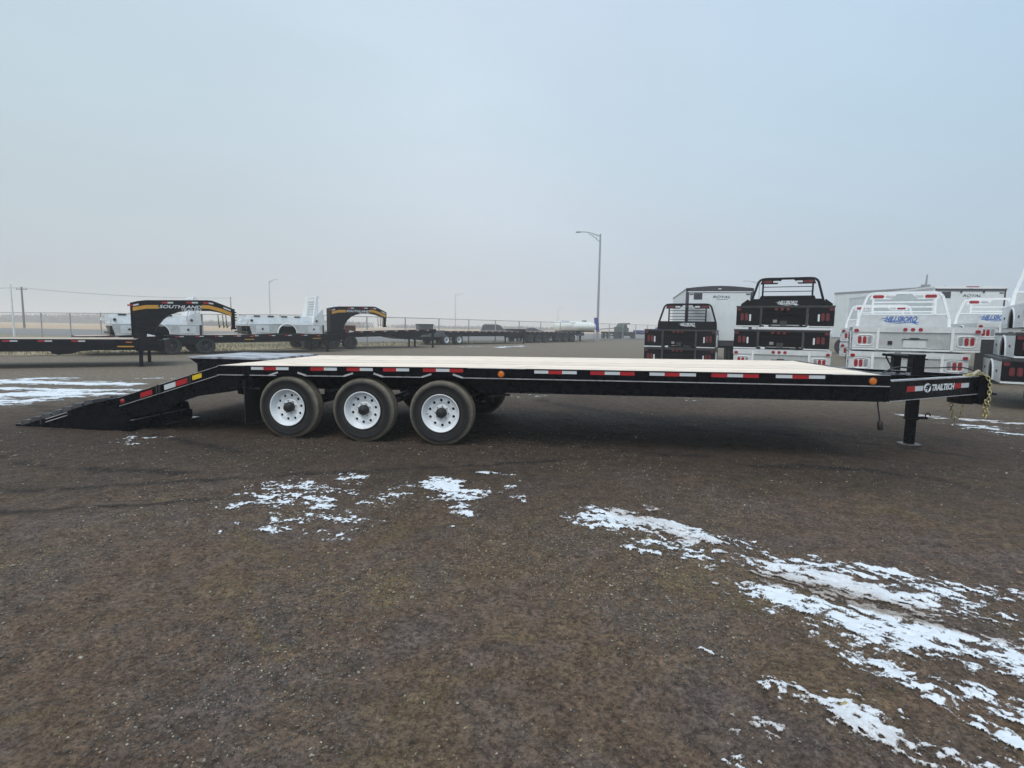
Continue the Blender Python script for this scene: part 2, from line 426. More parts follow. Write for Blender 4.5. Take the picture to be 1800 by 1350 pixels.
def dup(root, loc, rz=None, label=None, group=None):
    r = root.copy(); COL.objects.link(r); r.location = loc
    if rz is not None: r.rotation_euler = (0, 0, rz)
    if label: r['label'] = label
    if group: r['group'] = group
    for ch in list(root.children):
        c = ch.copy(); COL.objects.link(c); c.parent = r
        for g in list(ch.children):
            d = g.copy(); COL.objects.link(d); d.parent = c
    return r
def mesh_np(name, V, F, mat, smooth=False):
    me = bpy.data.meshes.new(name)
    V = np.asarray(V, dtype=np.float32); F = np.asarray(F, dtype=np.int32)
    me.vertices.add(len(V)); me.vertices.foreach_set('co', V.ravel())
    k = F.shape[1]; me.loops.add(F.size); me.loops.foreach_set('vertex_index', F.ravel())
    me.polygons.add(len(F)); me.polygons.foreach_set('loop_start', np.arange(0, F.size, k, dtype=np.int32))
    me.polygons.foreach_set('loop_total', np.full(len(F), k, dtype=np.int32))
    me.update(calc_edges=True); me.validate()
    me.polygons.foreach_set('use_smooth', np.full(len(me.polygons), smooth))
    me.materials.append(mat)
    o = bpy.data.objects.new(name, me); COL.objects.link(o); return o
def text(name, s, o, dx, dy, w, h, mat, parent, shear=0.0, bold=0.0, depth=0.004, space=1.0):
    """lettering laid on a plane: origin o, unit vectors dx, dy, scaled to w x h, given a small depth"""
    cu = bpy.data.curves.new(name, 'FONT'); cu.body = s; cu.shear = shear; cu.offset = bold; cu.space_character = space
    cu.resolution_u = 3
    ob = bpy.data.objects.new(name, cu); COL.objects.link(ob)
    dg = bpy.context.evaluated_depsgraph_get()
    me = bpy.data.meshes.new_from_object(ob.evaluated_get(dg))
    bpy.data.objects.remove(ob)
    V = np.array([v.co[:] for v in me.vertices]); mn = V.min(0); mxx = V.max(0)
    dx, dy = Vector(dx).normalized(), Vector(dy).normalized(); nn = dx.cross(dy)
    o = Vector(o)
    for v in me.vertices:
        a = (v.co.x-mn[0])/(mxx[0]-mn[0])*w; b = (v.co.y-mn[1])/(mxx[1]-mn[1])*h
        v.co = o + dx*a + dy*b + nn*depth
    me.materials.clear(); me.materials.append(mat)
    r = bpy.data.objects.new(name, me); COL.objects.link(r)
    if parent: r.parent = parent
    return r

# ------------------------------------------------------------------ noise in numpy
def vnoise(x, y, seed):
    xi = np.floor(x).astype(np.int64); yi = np.floor(y).astype(np.int64); xf = x-xi; yf = y-yi
    def hsh(a, b):
        n = (a*374761393 + b*668265263 + seed*1442695041) & 0xffffffff
        n = ((n ^ (n >> 13))*1274126177) & 0xffffffff
        return ((n ^ (n >> 16)) & 0xffff)/65535.0
    u = xf*xf*(3-2*xf); v = yf*yf*(3-2*yf)
    return (hsh(xi, yi)*(1-u)+hsh(xi+1, yi)*u)*(1-v) + (hsh(xi, yi+1)*(1-u)+hsh(xi+1, yi+1)*u)*v
def fbm(x, y, seed=0, oct=5, gain=0.5):
    t = 0; a = 1; n = 0
    for i in range(oct):
        t = t + a*vnoise(x, y, seed+i*17); n += a; a *= gain; x = x*2.03+3.1; y = y*2.03+1.7
    return t/n
def ground_h(x, y):
    near = np.clip(1-(np.hypot(x, y-4)-9)/8, 0, 1)
    h = 0.022*(fbm(x*0.9, y*0.9, 3, 4)-0.5) + 0.045*(fbm(x*4.5, y*4.5, 5, 4, 0.6)-0.5)*np.clip(1-(y-5)/12, 0.25, 1)
    h = h + 0.019*(fbm(x*17, y*17, 9, 3, 0.6)-0.5)
    # churned mound behind the ramp and rut by the jack
    h = h + 0.05*np.exp(-(((x+4.15)/0.55)**2+((y-7.65)/0.25)**2))*fbm(x*6, y*6, 31, 3)
    return h*near

# ------------------------------------------------------------------ setting: ground sheets
def grow(start, step, end, g):
    o = [start]
    while abs(o[-1]) < end: step *= g; o.append(o[-1]+step)
    return o
xs = np.arange(-6, 6.001, 0.035)
xs = np.concatenate([-np.array(grow(6.05, 0.045, 4000, 1.13))[::-1], xs, np.array(grow(6.05, 0.045, 4000, 1.13))])
ys = np.arange(0.9, 8.8, 0.035)
ys = np.concatenate([-np.array(grow(0.0, 0.25, 300, 1.6))[::-1], np.arange(0.2, 0.9, 0.1), ys, np.array(grow(8.85, 0.045, 6000, 1.06))])
GX, GY = np.meshgrid(xs, ys)
GZ = ground_h(GX, GY)
nx, ny = len(xs), len(ys)
idx = np.arange(nx*ny).reshape(ny, nx)
F = np.stack([idx[:-1, :-1], idx[:-1, 1:], idx[1:, 1:], idx[1:, :-1]], -1).reshape(-1, 4)
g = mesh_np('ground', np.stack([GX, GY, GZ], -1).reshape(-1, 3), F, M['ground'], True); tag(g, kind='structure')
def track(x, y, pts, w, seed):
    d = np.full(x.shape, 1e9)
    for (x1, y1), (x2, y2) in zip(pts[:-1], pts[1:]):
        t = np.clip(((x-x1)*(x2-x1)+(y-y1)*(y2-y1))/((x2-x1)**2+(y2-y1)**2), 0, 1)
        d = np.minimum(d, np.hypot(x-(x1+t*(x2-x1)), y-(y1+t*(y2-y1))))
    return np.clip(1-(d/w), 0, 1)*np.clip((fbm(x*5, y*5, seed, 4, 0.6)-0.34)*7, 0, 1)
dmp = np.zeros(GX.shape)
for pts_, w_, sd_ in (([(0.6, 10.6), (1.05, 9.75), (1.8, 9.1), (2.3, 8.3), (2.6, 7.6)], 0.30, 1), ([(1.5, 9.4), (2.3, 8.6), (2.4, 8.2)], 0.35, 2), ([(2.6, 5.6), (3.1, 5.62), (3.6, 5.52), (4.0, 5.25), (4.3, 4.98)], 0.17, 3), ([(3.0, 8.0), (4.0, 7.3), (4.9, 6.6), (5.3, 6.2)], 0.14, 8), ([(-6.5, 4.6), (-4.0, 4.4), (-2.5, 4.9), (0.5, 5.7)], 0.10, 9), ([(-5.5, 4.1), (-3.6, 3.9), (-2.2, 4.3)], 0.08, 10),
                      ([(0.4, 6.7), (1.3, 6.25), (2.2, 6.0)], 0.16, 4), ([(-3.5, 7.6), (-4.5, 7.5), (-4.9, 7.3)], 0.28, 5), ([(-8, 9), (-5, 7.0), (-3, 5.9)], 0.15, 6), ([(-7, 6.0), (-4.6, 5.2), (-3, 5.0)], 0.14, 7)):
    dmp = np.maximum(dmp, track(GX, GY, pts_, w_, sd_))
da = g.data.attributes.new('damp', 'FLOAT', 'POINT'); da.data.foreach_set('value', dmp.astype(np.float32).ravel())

def sheet(name, poly, z, mat, kind='structure'):
    o = MB().add([(x, y, z) for x, y in poly], [tuple(range(len(poly)))]).build(name, mat)
    return tag(o, kind=kind)
# fence line: corner, then right arm and left arm
FC = Vector((-12.08, 34.9, 0)); FR = Vector((2.11, 2.59, 0)); FL = Vector((-3.16, 1.07, 0))
edge = [(-90, 13), (-30, 18.6), (-19, 21.4), (-14.6, 26.2), (-12.6, 31.5), (-9, 37.2), (-2.0, 47.5), (7.0, 60), (16, 76), (34, 104), (90, 190)]
sheet('grass_verge', edge + [(70, 190), (-90, 62)][::1], 0.02, M['verge'])
sheet('road', [(-900, 72), (-60, 54), (-12, 43.5), (0, 52), (40, 108), (300, 440), (300, 520), (20, 150), (-20, 104), (-60, 92), (-900, 104)], 0.035, M['road'])
sheet('field', [(-2500, 98), (-60, 90), (-22, 102), (20, 147), (300, 515), (300, 3500), (-2500, 3500)], 0.045, M['field'])

# ------------------------------------------------------------------ haze
hz = MB().box(-900, 900, -30, 1200, -1.2, 16.5)
hm = bpy.data.materials.new('haze'); hm.use_nodes = True; hn = hm.node_tree; hn.nodes.clear()
pv = hn.nodes.new('ShaderNodeVolumePrincipled'); pv.inputs['Color'].default_value = (0.985, 0.99, 1.0, 1)
pv.inputs['Density'].default_value = 0.0023; pv.inputs['Anisotropy'].default_value = 0.0
ho = hn.nodes.new('ShaderNodeOutputMaterial'); hn.links.new(pv.outputs[0], ho.inputs['Volume'])
o = hz.build('haze', hm); tag(o, kind='stuff')

# ------------------------------------------------------------------ wheels
def set_wear(o, fn):
    me = o.data; a = me.attributes.new('wear', 'FLOAT', 'POINT')
    a.data.foreach_set('value', [fn(v.co) for v in me.vertices])
TYRE_R = 0.388
def wheel(parent, c, mat_rim, mat_tyre, detail=True, r=TYRE_R, w=0.235, side=-1, hub=True, name='wheel'):
    """one wheel whose outer face looks toward side*y; built round (c.x, c.y, c.z)"""
    s = side; k = r/TYRE_R
    root = MB()
    # drum and axle stub behind
    root.lathe([(0.0, 0.02*s), (0.16*k, 0.02*s), (0.16*k, -0.11*s), (0.0, -0.11*s)], c, 24)
    wh = root.build(name, M['black'], parent)
    rr = 0.222*k
    P = [(rr, 0.100), (rr+0.008, 0.112), (rr+0.03, 0.120), (0.29*k, 0.1285), (0.315*k, 0.128), (0.318*k, 0.131), (0.330*k, 0.130), (0.345*k, 0.126), (0.348*k, 0.122),
         (0.365*k, 0.114), (0.377*k, 0.103), (0.383*k, 0.090)]
    tread = []
    for y0, y1 in ((0.090, 0.062), (0.062, 0.050), (0.050, 0.022), (0.022, 0.010)):
        groove = abs(y0-y1) < 0.02
        rd = (r-0.010) if groove else r
        tread += [(rd if not groove else r-0.010, y0-0.001), (rd if not groove else r-0.010, y1+0.001)]
    half = P + tread
    prof = [(a, b) for a, b in half] + [(a, -b) for a, b in half[::-1]]
    prof = [(a, -b*-s*-1 if False else b*s*(w/0.26)) for a, b in prof]
    t = MB().lathe(prof, c, 96 if detail else 32)
    if detail:
        # flatten where it carries weight
        t.v = [(x, y, max(z, c[2]-r+0.006)) for x, y, z in t.v]
    to = t.build('tyre', mat_tyre, wh)
    cx, cz = c[0], c[2]
    def wear(v):
        q = math.hypot(v.x-cx, v.z-cz)/k
        return min(1.0, max(0.0, (q-0.338)/0.035))*0.95 + 0.03 + 0.18*max(0.0, 1-abs(q-0.245)/0.02)
    set_wear(to, wear)
    # rim barrel and lip
    b = MB()
    b.lathe([(0.2225*k, 0.098*s), (0.229*k, 0.106*s), (0.229*k, 0.112*s), (0.220*k, 0.112*s), (0.213*k, 0.100*s), (0.209*k, 0.080*s), (0.200*k, 0.070*s), (0.196*k, 0.04*s), (0.185*k, 0.028*s)], c, 64 if detail else 28)
    if detail:
        # dished disc with ten round hand holes
        phase = (abs(c[0])*7.3+0.2) % 0.6; nh = 10; r_in, r_out, rh = 0.098*k, 0.186*k, 0.0175*k
        rc = 0.150*k; per = 16
        def yof(q): return s*(0.028 + 0.016*math.sin(min(1, max(0, (r_out-q)/(r_out-r_in)))*PI))
        for h_ in range(nh):
            a0 = 2*PI*h_/nh + phase; da = PI/nh
            outl = []; hol = []; back = []
            for i in range(per):
                th = 2*PI*i/per
                ux, uy = math.cos(th), math.sin(th)
                mm_ = max(abs(ux), abs(uy)); px, py = ux/mm_, uy/mm_
                q = r_in + (r_out-r_in)*(px+1)/2; an = a0 + da*py
                outl.append((cx+q*math.cos(an), c[1]+yof(q), cz+q*math.sin(an)))
                hx = rc + rh*ux; hy = rh*uy
                ca, sa = math.cos(a0), math.sin(a0)
                hol.append((cx+hx*ca-hy*sa, c[1]+yof(rc), cz+hx*sa+hy*ca))
                back.append((cx+hx*ca-hy*sa, c[1]+yof(rc)-0.012*s, cz+hx*sa+hy*ca))
            fs = [(i, (i+1) % per, per+(i+1) % per, per+i) for i in range(per)] + [(per+i, per+(i+1) % per, 2*per+(i+1) % per, 2*per+i) for i in range(per)]
            b.add(outl+hol+back, fs)
        b.lathe([(0.098*k, yof(r_in)), (0.092*k, 0.032*s), (0.086*k, 0.036*s), (0.0, 0.036*s)], c, 48)
    else:
        b.lathe([(0.185*k, 0.028*s), (0.12*k, 0.045*s), (0.09*k, 0.03*s), (0, 0.03*s)], c, 28)
    b.build('rim', mat_rim, wh)
    if hub:
        hb = MB()
        hb.lathe([(0.062*k, 0.036*s), (0.062*k, 0.085*s), (0.056*k, 0.100*s), (0.044*k, 0.105*s), (0.040*k, 0.128*s), (0.030*k, 0.134*s), (0, 0.134*s)], c, 28 if detail else 12)
        hb.build('hub_cap', M['rubber'] if mat_rim is M['rim'] else M['steel'], wh)
    if detail:
        ln = MB()
        for i in range(8):
            a = 2*PI*i/8+phase*2; q = 0.080*k
            p = (cx+q*math.cos(a), c[1]+0.034*s, cz+q*math.sin(a))
            ln.tube([p, (p[0], p[1]+0.026*s, p[2])], 0.0085, 6)
        ln.build('lug_nuts', M['zinc'], wh)
        vs_ = MB(); a = phase*9; p0 = (cx+0.172*math.cos(a), c[1]+0.045*s, cz+0.172*math.sin(a))
        vs_.tube([p0, (cx+0.176*math.cos(a), c[1]+0.085*s, cz+0.176*math.sin(a))], 0.005, 6); vs_.build('valve_stem', M['rubber'], wh)
    elif mat_rim is M['rim']:
        # dark hand holes read as slots at this size
        ln = MB()
        for i in range(8):
            a = 2*PI*i/8; q = 0.145*k
            p = (cx+q*math.cos(a), c[1]+0.036*s, cz+q*math.sin(a))
            ln.disc((p[0], p[1], p[2]), 0.018*k, 0.008*s, 8)
        ln.build('hand_hole', M['rubber'], wh)
    return wh

# ================================================================== MAIN TRAILER
YAW = 0.1425
T0 = thing('flatbed_trailer', 'long black triple-axle flatbed trailer with pale pine deck, its near ramp lowered onto the gravel', 'trailer', (-0.8186, 6.3651, 0), -YAW)
def camber(p):
    x, y, z = p
    return (x, y, z + (0.0165*x if x < 0 else 0.0085*x))
def CB(): return MB(camber)
UL, UR, W, H = -2.88, 4.815, 2.59, 0.93
def long_box(mbx, x0, x1, y0, y1, z0, z1, n=8):
    vs = []
    for k in range(n+1):
        a = x0+(x1-x0)*k/n; vs += [(a, y0, z0), (a, y1, z0), (a, y1, z1), (a, y0, z1)]
    fs = [(0, 1, 2, 3), (4*n+3, 4*n+2, 4*n+1, 4*n)]
    for k in range(n):
        for j in range(4): fs.append((4*k+j, 4*k+4+j, 4*k+4+(j+1) % 4, 4*k+(j+1) % 4))
    return mbx.add(vs, fs)
# pine boards running lengthwise
nb = 13; pitchb = (W-0.05)/nb
for i in range(nb):
    y0 = 0.025 + i*pitchb
    dz_ = random.uniform(-0.0015, 0.0015)
    long_box(CB(), UL+0.02, UR-0.077, y0+0.0035, y0+pitchb-0.0035, H-0.038+dz_, H+0.004+dz_, 8).build('deck_board', M['wood'], T0)
# side rails: web, top flange, bottom lip
for ys0, sgn, nm in ((0.0, 1, 'side_rail'), (W, -1, 'side_rail')):
    r_ = CB()
    def yy(a, b_): return (ys0+a, ys0+b_) if sgn > 0 else (ys0-b_, ys0-a)
    long_box(r_, UL, UR, *yy(0.006, 0.020), 0.820, 0.928)
    long_box(r_, UL, UR, *yy(-0.004, 0.024), 0.925, 0.9325)
    r_.build(nm, M['black'], T0)
    # bottom lip of the rail, broken over the wheels
    segs = [(UL, -2.53), (-2.44, -2.10), (-1.72, -1.22), (-0.74, -0.24), (0.24, UR)]
    l_ = CB()
    for a, b_ in segs: long_box(l_, a, b_, *yy(-0.012, 0.02), 0.811, 0.819, 4)
    l_.pieces('rail_lip', M['edge'], T0)
    # sky glint painted as a bright corner along the top of the rail, in runs between the tape strips
    l_ = CB()
    for a, b_ in [(UL, -2.50), (0.30, 0.98), (4.25, UR)]: long_box(l_, a, b_, *yy(-0.0055, -0.001), 0.9285, 0.9335, 3)
    l_.pieces('rail_edge_glint', M['edge'], T0)
# fender brackets over the tyres
fb = CB()
for k in range(3):
    c = -k*0.97
    for s in (-1, 1):
        fb.bar((c+s*0.245, -0.008, 0.817), (c+s*0.13, -0.004, 0.853), 0.02, 0.010, (0, 1, 0))
fb.pieces('fender_bracket', M['edge'], T0)
fp = CB()
for k in range(3):
    c = -k*0.97
    fp.prism([(c-0.30, 0.82), (c-0.17, 0.862), (c+0.17, 0.862), (c+0.30, 0.82), (c+0.30, 0.835), (c+0.16, 0.878), (c-0.16, 0.878), (c-0.30, 0.835)], 0.004, 0.30)
fp.pieces('fender_plate', M['black'], T0)
# outer frame beams
for v0 in (0.045, W-0.075):
    b_ = CB(); long_box(b_, 0.44, UR-0.004, v0, v0+0.03, 0.655, 0.812, 6)
    long_box(b_, 0.44, UR-0.004, v0-0.02, v0+0.05, 0.648, 0.656, 6)
    b_.prism([(0.44, 0.812), (0.44, 0.648), (0.36, 0.70), (0.33, 0.812)], v0, v0+0.03)
    b_.build('frame_beam', M['black'], T0)
    b_ = CB(); long_box(b_, UL, -2.44, v0, v0+0.03, 0.645, 0.812, 2)
    long_box(b_, UL, -2.44, v0-0.03, v0+0.03, 0.645, 0.652, 2)
    b_.build('rear_frame_beam', M['black'], T0)
for v0 in (0.60, 1.86):
    b_ = CB(); long_box(b_, UL, UR-0.02, v0, v0+0.012, 0.60, 0.86, 8)
    long_box(b_, UL, UR-0.02, v0-0.05, v0+0.062, 0.595, 0.605, 8); long_box(b_, UL, UR-0.02, v0-0.05, v0+0.062, 0.855, 0.865, 8)
    b_.build('main_beam', M['black'], T0)
for ux in np.arange(UL+0.1, UR-0.1, 0.41):
    CB().box(ux, ux+0.045, 0.022, W-0.022, 0.815, 0.885).build('cross_member', M['black'], T0)
b_ = CB(); b_.box(UR-0.075, UR+0.004, -0.002, W+0.002, 0.812, 0.936); b_.box(UR-0.03, UR+0.006, 0.02, W-0.02, 0.66, 0.811)
b_.build('front_bolster', M['black'], T0, 0.003)
CB().box(UR-0.54, UR+0.002, 0.030, 0.0445, 0.652, 0.811).build('beam_cover_plate', M['black'], T0)
# reflective tape
tapes = [(-2.43,-2.263,'w'),(-2.263,-2.097,'r'),(-2.097,-1.932,'w'),(-1.65,-1.474,'r'),(-1.474,-1.307,'w'),(-1.184,-1.018,'r'),(-1.018,-0.854,'w'),
 (-0.726,-0.564,'r'),(-0.564,-0.403,'w'),(-0.236,-0.078,'r'),(-0.078,0.087,'w'),(0.087,0.25,'r'),
 (1.08,1.243,'w'),(1.243,1.397,'r'),(1.397,1.564,'w'),(1.713,1.874,'r'),(1.874,2.043,'w'),(2.043,2.204,'r'),(2.364,2.529,'w'),(2.529,2.687,'r'),(2.687,2.862,'w'),
 (3.023,3.189,'r'),(3.189,3.353,'w'),(3.353,3.516,'r'),(3.687,3.856,'w'),(3.856,4.021,'r'),(4.021,4.184,'w')]
for a, b__, c in tapes:
    hh = 0.036 if c == 'w' else 0.044
    CB().box(a+0.001, b__-0.001, 0.0025, 0.006, 0.900-hh/2, 0.900+hh/2).build('reflective_tape', M['redtape' if c == 'r' else 'whitetape'], T0)
# amber side lamps with black grommets
for ux, uz in ((0.70, 0.868), (4.645, 0.868)):
    g_ = CB(); g_.tube([(ux, 0.006, uz), (ux, -0.010, uz)], 0.042, 28)
    g_ = g_.build('lamp_grommet', M['rubber'], T0)
    l_ = CB(); l_.dome((ux, -0.010, uz), 0.034, 0.016, 28, 5)
    for j in range(3): l_.lathe([(0.012+0.009*j, -0.0265+0.003*j), (0.015+0.009*j, -0.0285+0.003*j), (0.018+0.009*j, -0.0255+0.003*j)], (ux, 0, uz), 28)
    l_.build('amber_lamp', M['amber'], g_)
# wheels near and far, axles, springs
for k in range(3):
    u = -k*0.97-0.022
    w_ = wheel(T0, (u, 0.108, TYRE_R-0.001), M['rim'], M['tyre'], w=0.205)
    wheel(T0, (u, W-0.118, TYRE_R-0.001), M['rim'], M['tyre'], detail=False, side=1)
    MB().tube([(u, 0.2, 0.385), (u, W-0.2, 0.385)], 0.062, 14).build('axle', M['black'], T0)
    sp_ = MB()
    for v0 in (0.55, 1.98):
        for j in range(4):
            ln = 0.42-0.09*j
            sp_.bar((u-ln, v0, 0.52-0.012*j), (u, v0, 0.465-0.012*j), 0.06, 0.010); sp_.bar((u, v0, 0.465-0.012*j), (u+ln, v0, 0.52-0.012*j), 0.06, 0.010)
        sp_.box(u+0.44, u+0.53, v0-0.04, v0+0.04, 0.47, 0.62)
    sp_.build('leaf_spring', M['black2'], T0)
MB().bar((0.48, 0.42, 0.56), (0.74, 0.42, 0.585), 0.06, 0.02).build('spring_hanger', M['steel'], T0)
MB().bar((-2.50, 0.10, 0.60), (-2.38, 0.10, 0.60), 0.01, 0.02).build('flap_bracket', M['steel'], T0)
for v0 in (0.0, W-0.52):
    MB().prism([(v0, 0.16), (v0, 0.70), (v0+0.52, 0.70), (v0+0.52, 0.16)], -2.535, -2.525, 'x').build('mud_flap', M['rubber'], T0)
# ---- dovetail
def dz(u): return 0.872 + (u+2.88)*(0.474/1.53)      # top line of the sloping side channel
DE = -4.41
for v0, nm in ((0.0, 'dovetail_side'), (W-0.07, 'dovetail_side')):
    near = v0 == 0.0
    b_ = MB()
    b_.prism([(UL, 0.872), (UL, 0.765), (DE+0.12, dz(DE+0.12)-0.122), (DE, dz(DE)-0.10), (DE, dz(DE))], v0+0.006, v0+0.064)
    b_.build(nm, M['black'], T0)
    b_ = MB()
    b_.prism([(UL, 0.767), (-2.50, 0.767), (-2.50, 0.60), (-2.75, 0.555), (-3.19, 0.485), (-3.56, 0.36), (-3.62, 0.30), (-4.25, 0.16), (-4.40, 0.18), (-4.42, 0.32), (DE+0.12, dz(DE+0.12)-0.118)], v0+0.03, v0+0.05)
    b_.build('dovetail_web', M['black'], T0)
    e_ = MB()
    for off, th in ((0.0, 0.006), (-0.113, 0.006)):
        for a, c in ((UL, -3.19), (-3.28, -3.70), (-3.83, DE+0.1)) if off == 0 else ((UL, DE+0.12),):
            y0 = v0-0.006 if near else v0+0.05
            e_.bar((a, y0+0.012, dz(a)+off), (c, y0+0.012, dz(c)+off), 0.024, th)
    e_.pieces('dovetail_edge', M['edge'], T0)
dk = MB()
dk.prism([(UL, 0.885), (UL, 0.872), (DE, dz(DE)-0.025), (DE, dz(DE)-0.012)], 0.07, W-0.07)
dk.build('dovetail_deck', M['steel'], T0)
for i in range(7):
    u = UL-0.15-i*0.2
    MB().prism([(u-0.02, dz(u)-0.012), (u+0.02, dz(u)-0.002), (u, dz(u)+0.022)], 0.10, 1.12).build('traction_cleat', M['black'], T0)
    MB().bar((u, 0.07, dz(u)-0.05), (u, W-0.07, dz(u)-0.05), 0.05, 0.06).build('dovetail_cross_member', M['black2'], T0)
# tape, sticker and lamps on the near dovetail side
def on_slope(u0, u1, t0, t1, y, mat, name, th=0.004):
    b_ = MB(); b_.prism([(u0, dz(u0)-t0), (u1, dz(u1)-t0), (u1, dz(u1)-t1), (u0, dz(u0)-t1)], y-th, y)
    return b_.build(name, mat, T0)
on_slope(-3.235, -3.105, 0.018, 0.075, 0.0055, M['yellow'], 'warning_sticker')
on_slope(-3.47, -3.31, 0.022, 0.088, 0.0055, M['redtape'], 'reflective_tape')
on_slope(-3.635, -3.475, 0.024, 0.088, 0.0055, M['whitetape'], 'reflective_tape')
on_slope(-3.98, -3.81, 0.030, 0.092, 0.0055, M['redtape'], 'reflective_tape')
for u in (-3.255, -3.285, -3.695, -3.735): on_slope(u-0.008, u+0.008, 0.004, 0.108, 0.0055, M['steel'], 'side_gusset', 0.02)
g_ = MB(); g_.tube([(-4.235, 0.0055, dz(-4.235)-0.065), (-4.235, -0.008, dz(-4.235)-0.065)], 0.040, 24)
g_ = g_.build('lamp_grommet', M['rubber'], T0)
MB().dome((-4.235, -0.008, dz(-4.235)-0.065), 0.032, 0.014, 24).build('red_lamp', M['red'], g_)
MB().box(-4.47, -4.37, -0.004, 0.006, 0.235, 0.275).build('tail_reflector', M['redtape'], T0)
# ---- hinge, lowered near ramp, resting on the ground
MB().tube([(-4.43, -0.02, 0.385), (-4.43, W+0.02, 0.385)], 0.034, 16).build('ramp_hinge', M['black'], T0)
hh_ = MB()
for v0 in (0.06, 0.36, 0.66, 1.0, 1.3, 1.9, 2.4): hh_.tube([(-4.45, v0, 0.40), (-4.45, v0+0.07, 0.40)], 0.044, 14)
hh_.build('hinge_knuckles', M['steel'], T0)
RV0, RV1 = -0.03, 1.06
def rz_(u): return 0.375 - (-4.60-u)*(0.365/1.18)
for v0 in (RV0, (RV0+RV1)/2-0.02, RV1-0.04):
    MB().prism([(-5.80, 0.002), (-4.15, 0.002), (-4.13, 0.10), (-4.16, 0.24), (-4.42, 0.34), (-4.60, 0.352), (-5.80, 0.014)], v0, v0+0.04).build('ramp_side', M['black'], T0)
for i, u in enumerate((-5.66, -5.50, -5.34, -5.18, -5.02, -4.86, -4.69)):
    z = rz_(u)
    MB().prism([(u-0.082, z-0.03), (u-0.082, z+0.036), (u+0.060, z+0.052), (u+0.060, z+0.01)], RV0-0.01, RV1).build('ramp_cleat', M['cleat'], T0)
MB().prism([(-4.70, 0.345), (-4.42, 0.425), (-4.40, 0.41), (-4.70, 0.33)], RV0, RV1).build('ramp_top_plate', M['steel'], T0)
MB().bar((-5.78, RV0, 0.016), (-5.78, RV1, 0.016), 0.12, 0.03).build('ramp_toe', M['black'], T0)
bp = MB(); bp.box(-4.20, -4.12, RV0, RV1+0.02, 0.002, 0.14); bp.build('ramp_foot', M['black'], T0)
MB().prism([(-4.16, 0.012), (-4.16, 0.022), (-4.03, 0.018), (-4.03, 0.008)], RV0+0.5, RV1+0.05).build('ground_plate', M['zinc'], T0)
MB().bar((-4.12, RV0+0.02, 0.145), (-4.18, RV1, 0.145), 0.016, 0.010).build('foot_edge', M['edge'], T0)
# bright bars added as painted highlight lines of the box rail on the ramp flank
lb = MB()
for dzz in (-0.022, -0.062): lb.bar((-5.36, RV0-0.012, rz_(-5.36)+dzz), (-5.02, RV0-0.012, rz_(-5.02)+dzz), 0.012, 0.010)
lb.pieces('flank_glint_bar', M['edge'], T0)
lb = MB()
for u in (-5.40, -4.99): lb.bar((u, RV0-0.018, rz_(u)-0.005), (u, RV0-0.018, rz_(u)-0.075), 0.02, 0.05)
lb.pieces('glint_bar_end_block', M['steel'], T0)
# ---- far ramp folded flat over the dovetail
FV0, FV1 = 1.17, 2.57
MB().prism([(-4.24, 0.908), (-4.24, 0.902), (-4.16, 0.880), (-2.90, 0.885), (-2.90, 0.912)], FV0, FV1).build('stowed_ramp_plate', M['frost'], T0)
for v0 in (FV0+0.004, (FV0+FV1)/2, FV1-0.03):
    MB().prism([(-4.21, 0.884), (-4.08, 0.80), (-4.08, 0.47), (-3.60, 0.62), (-2.92, 0.86), (-2.92, 0.884)], v0, v0+0.025).build('stowed_ramp_side', M['black'], T0)
for i in range(7):
    u = -4.0+0.15*i
    MB().box(u, u+0.05, FV0+0.03, FV1-0.03, 0.815, 0.872).build('stowed_ramp_bar', M['black'], T0)
# ---- tongue
BL0 = (4.83, 0.03); BL1 = (6.40, 1.16)
def tongue_beam(y0, y1, nm):
    d = Vector((BL1[0]-BL0[0], y1-y0, 0)); ln = d.length; d.normalize(); n = Vector((d.y, -d.x, 0))
    if y0 > y1: n = -n
    # n points outward
    a = Vector((BL0[0], y0, 0)); b = Vector((BL1[0], y1, 0))
    o_ = MB()
    def slab(off0, off1, z0, z1):
        ps = [a+n*off0, b+n*off0, b+n*off1, a+n*off1]
        vs = [(p.x, p.y, z0) for p in ps] + [(p.x, p.y, z1) for p in ps]
        o_.add(vs, [(3,2,1,0),(4,5,6,7),(0,1,5,4),(1,2,6,5),(2,3,7,6),(3,0,4,7)])
    slab(0, -0.010, 0.700, 0.905); slab(0.012, -0.07, 0.905, 0.914); slab(0.012, -0.07, 0.692, 0.700)
    r_ = o_.build(nm, M['black'], T0)
    o_ = MB(); slab(0.016, 0.0125, 0.904, 0.915); slab(0.016, 0.0125, 0.692, 0.699); slab(0.016, -0.06, 0.9145, 0.917); o_.build('beam_flange_edge', M['edge'], T0)
    return a, d, n
ta, td, tn = tongue_beam(BL0[1], BL1[1], 'tongue_beam')
tongue_beam(W-BL0[1], W-BL1[1], 'tongue_beam')
def on_beam(s0, s1, z0, z1, mat, name):
    b_ = MB(); ps = [ta+td*s0+tn*0.001, ta+td*s1+tn*0.001, ta+td*s1+tn*0.004, ta+td*s0+tn*0.004]
    vs = [(p.x, p.y, z0) for p in ps] + [(p.x, p.y, z1) for p in ps]
    b_.add(vs, [(3,2,1,0),(4,5,6,7),(0,1,5,4),(1,2,6,5),(2,3,7,6),(3,0,4,7)]); return b_.build(name, mat, T0)
on_beam(0.33, 0.49, 0.780, 0.842, M['redtape'], 'reflective_tape'); on_beam(0.492, 0.655, 0.783, 0.838, M['whitetape'], 'reflective_tape')
on_beam(1.335, 1.485, 0.780, 0.842, M['redtape'], 'reflective_tape'); on_beam(1.487, 1.665, 0.783, 0.838, M['whitetape'], 'reflective_tape')
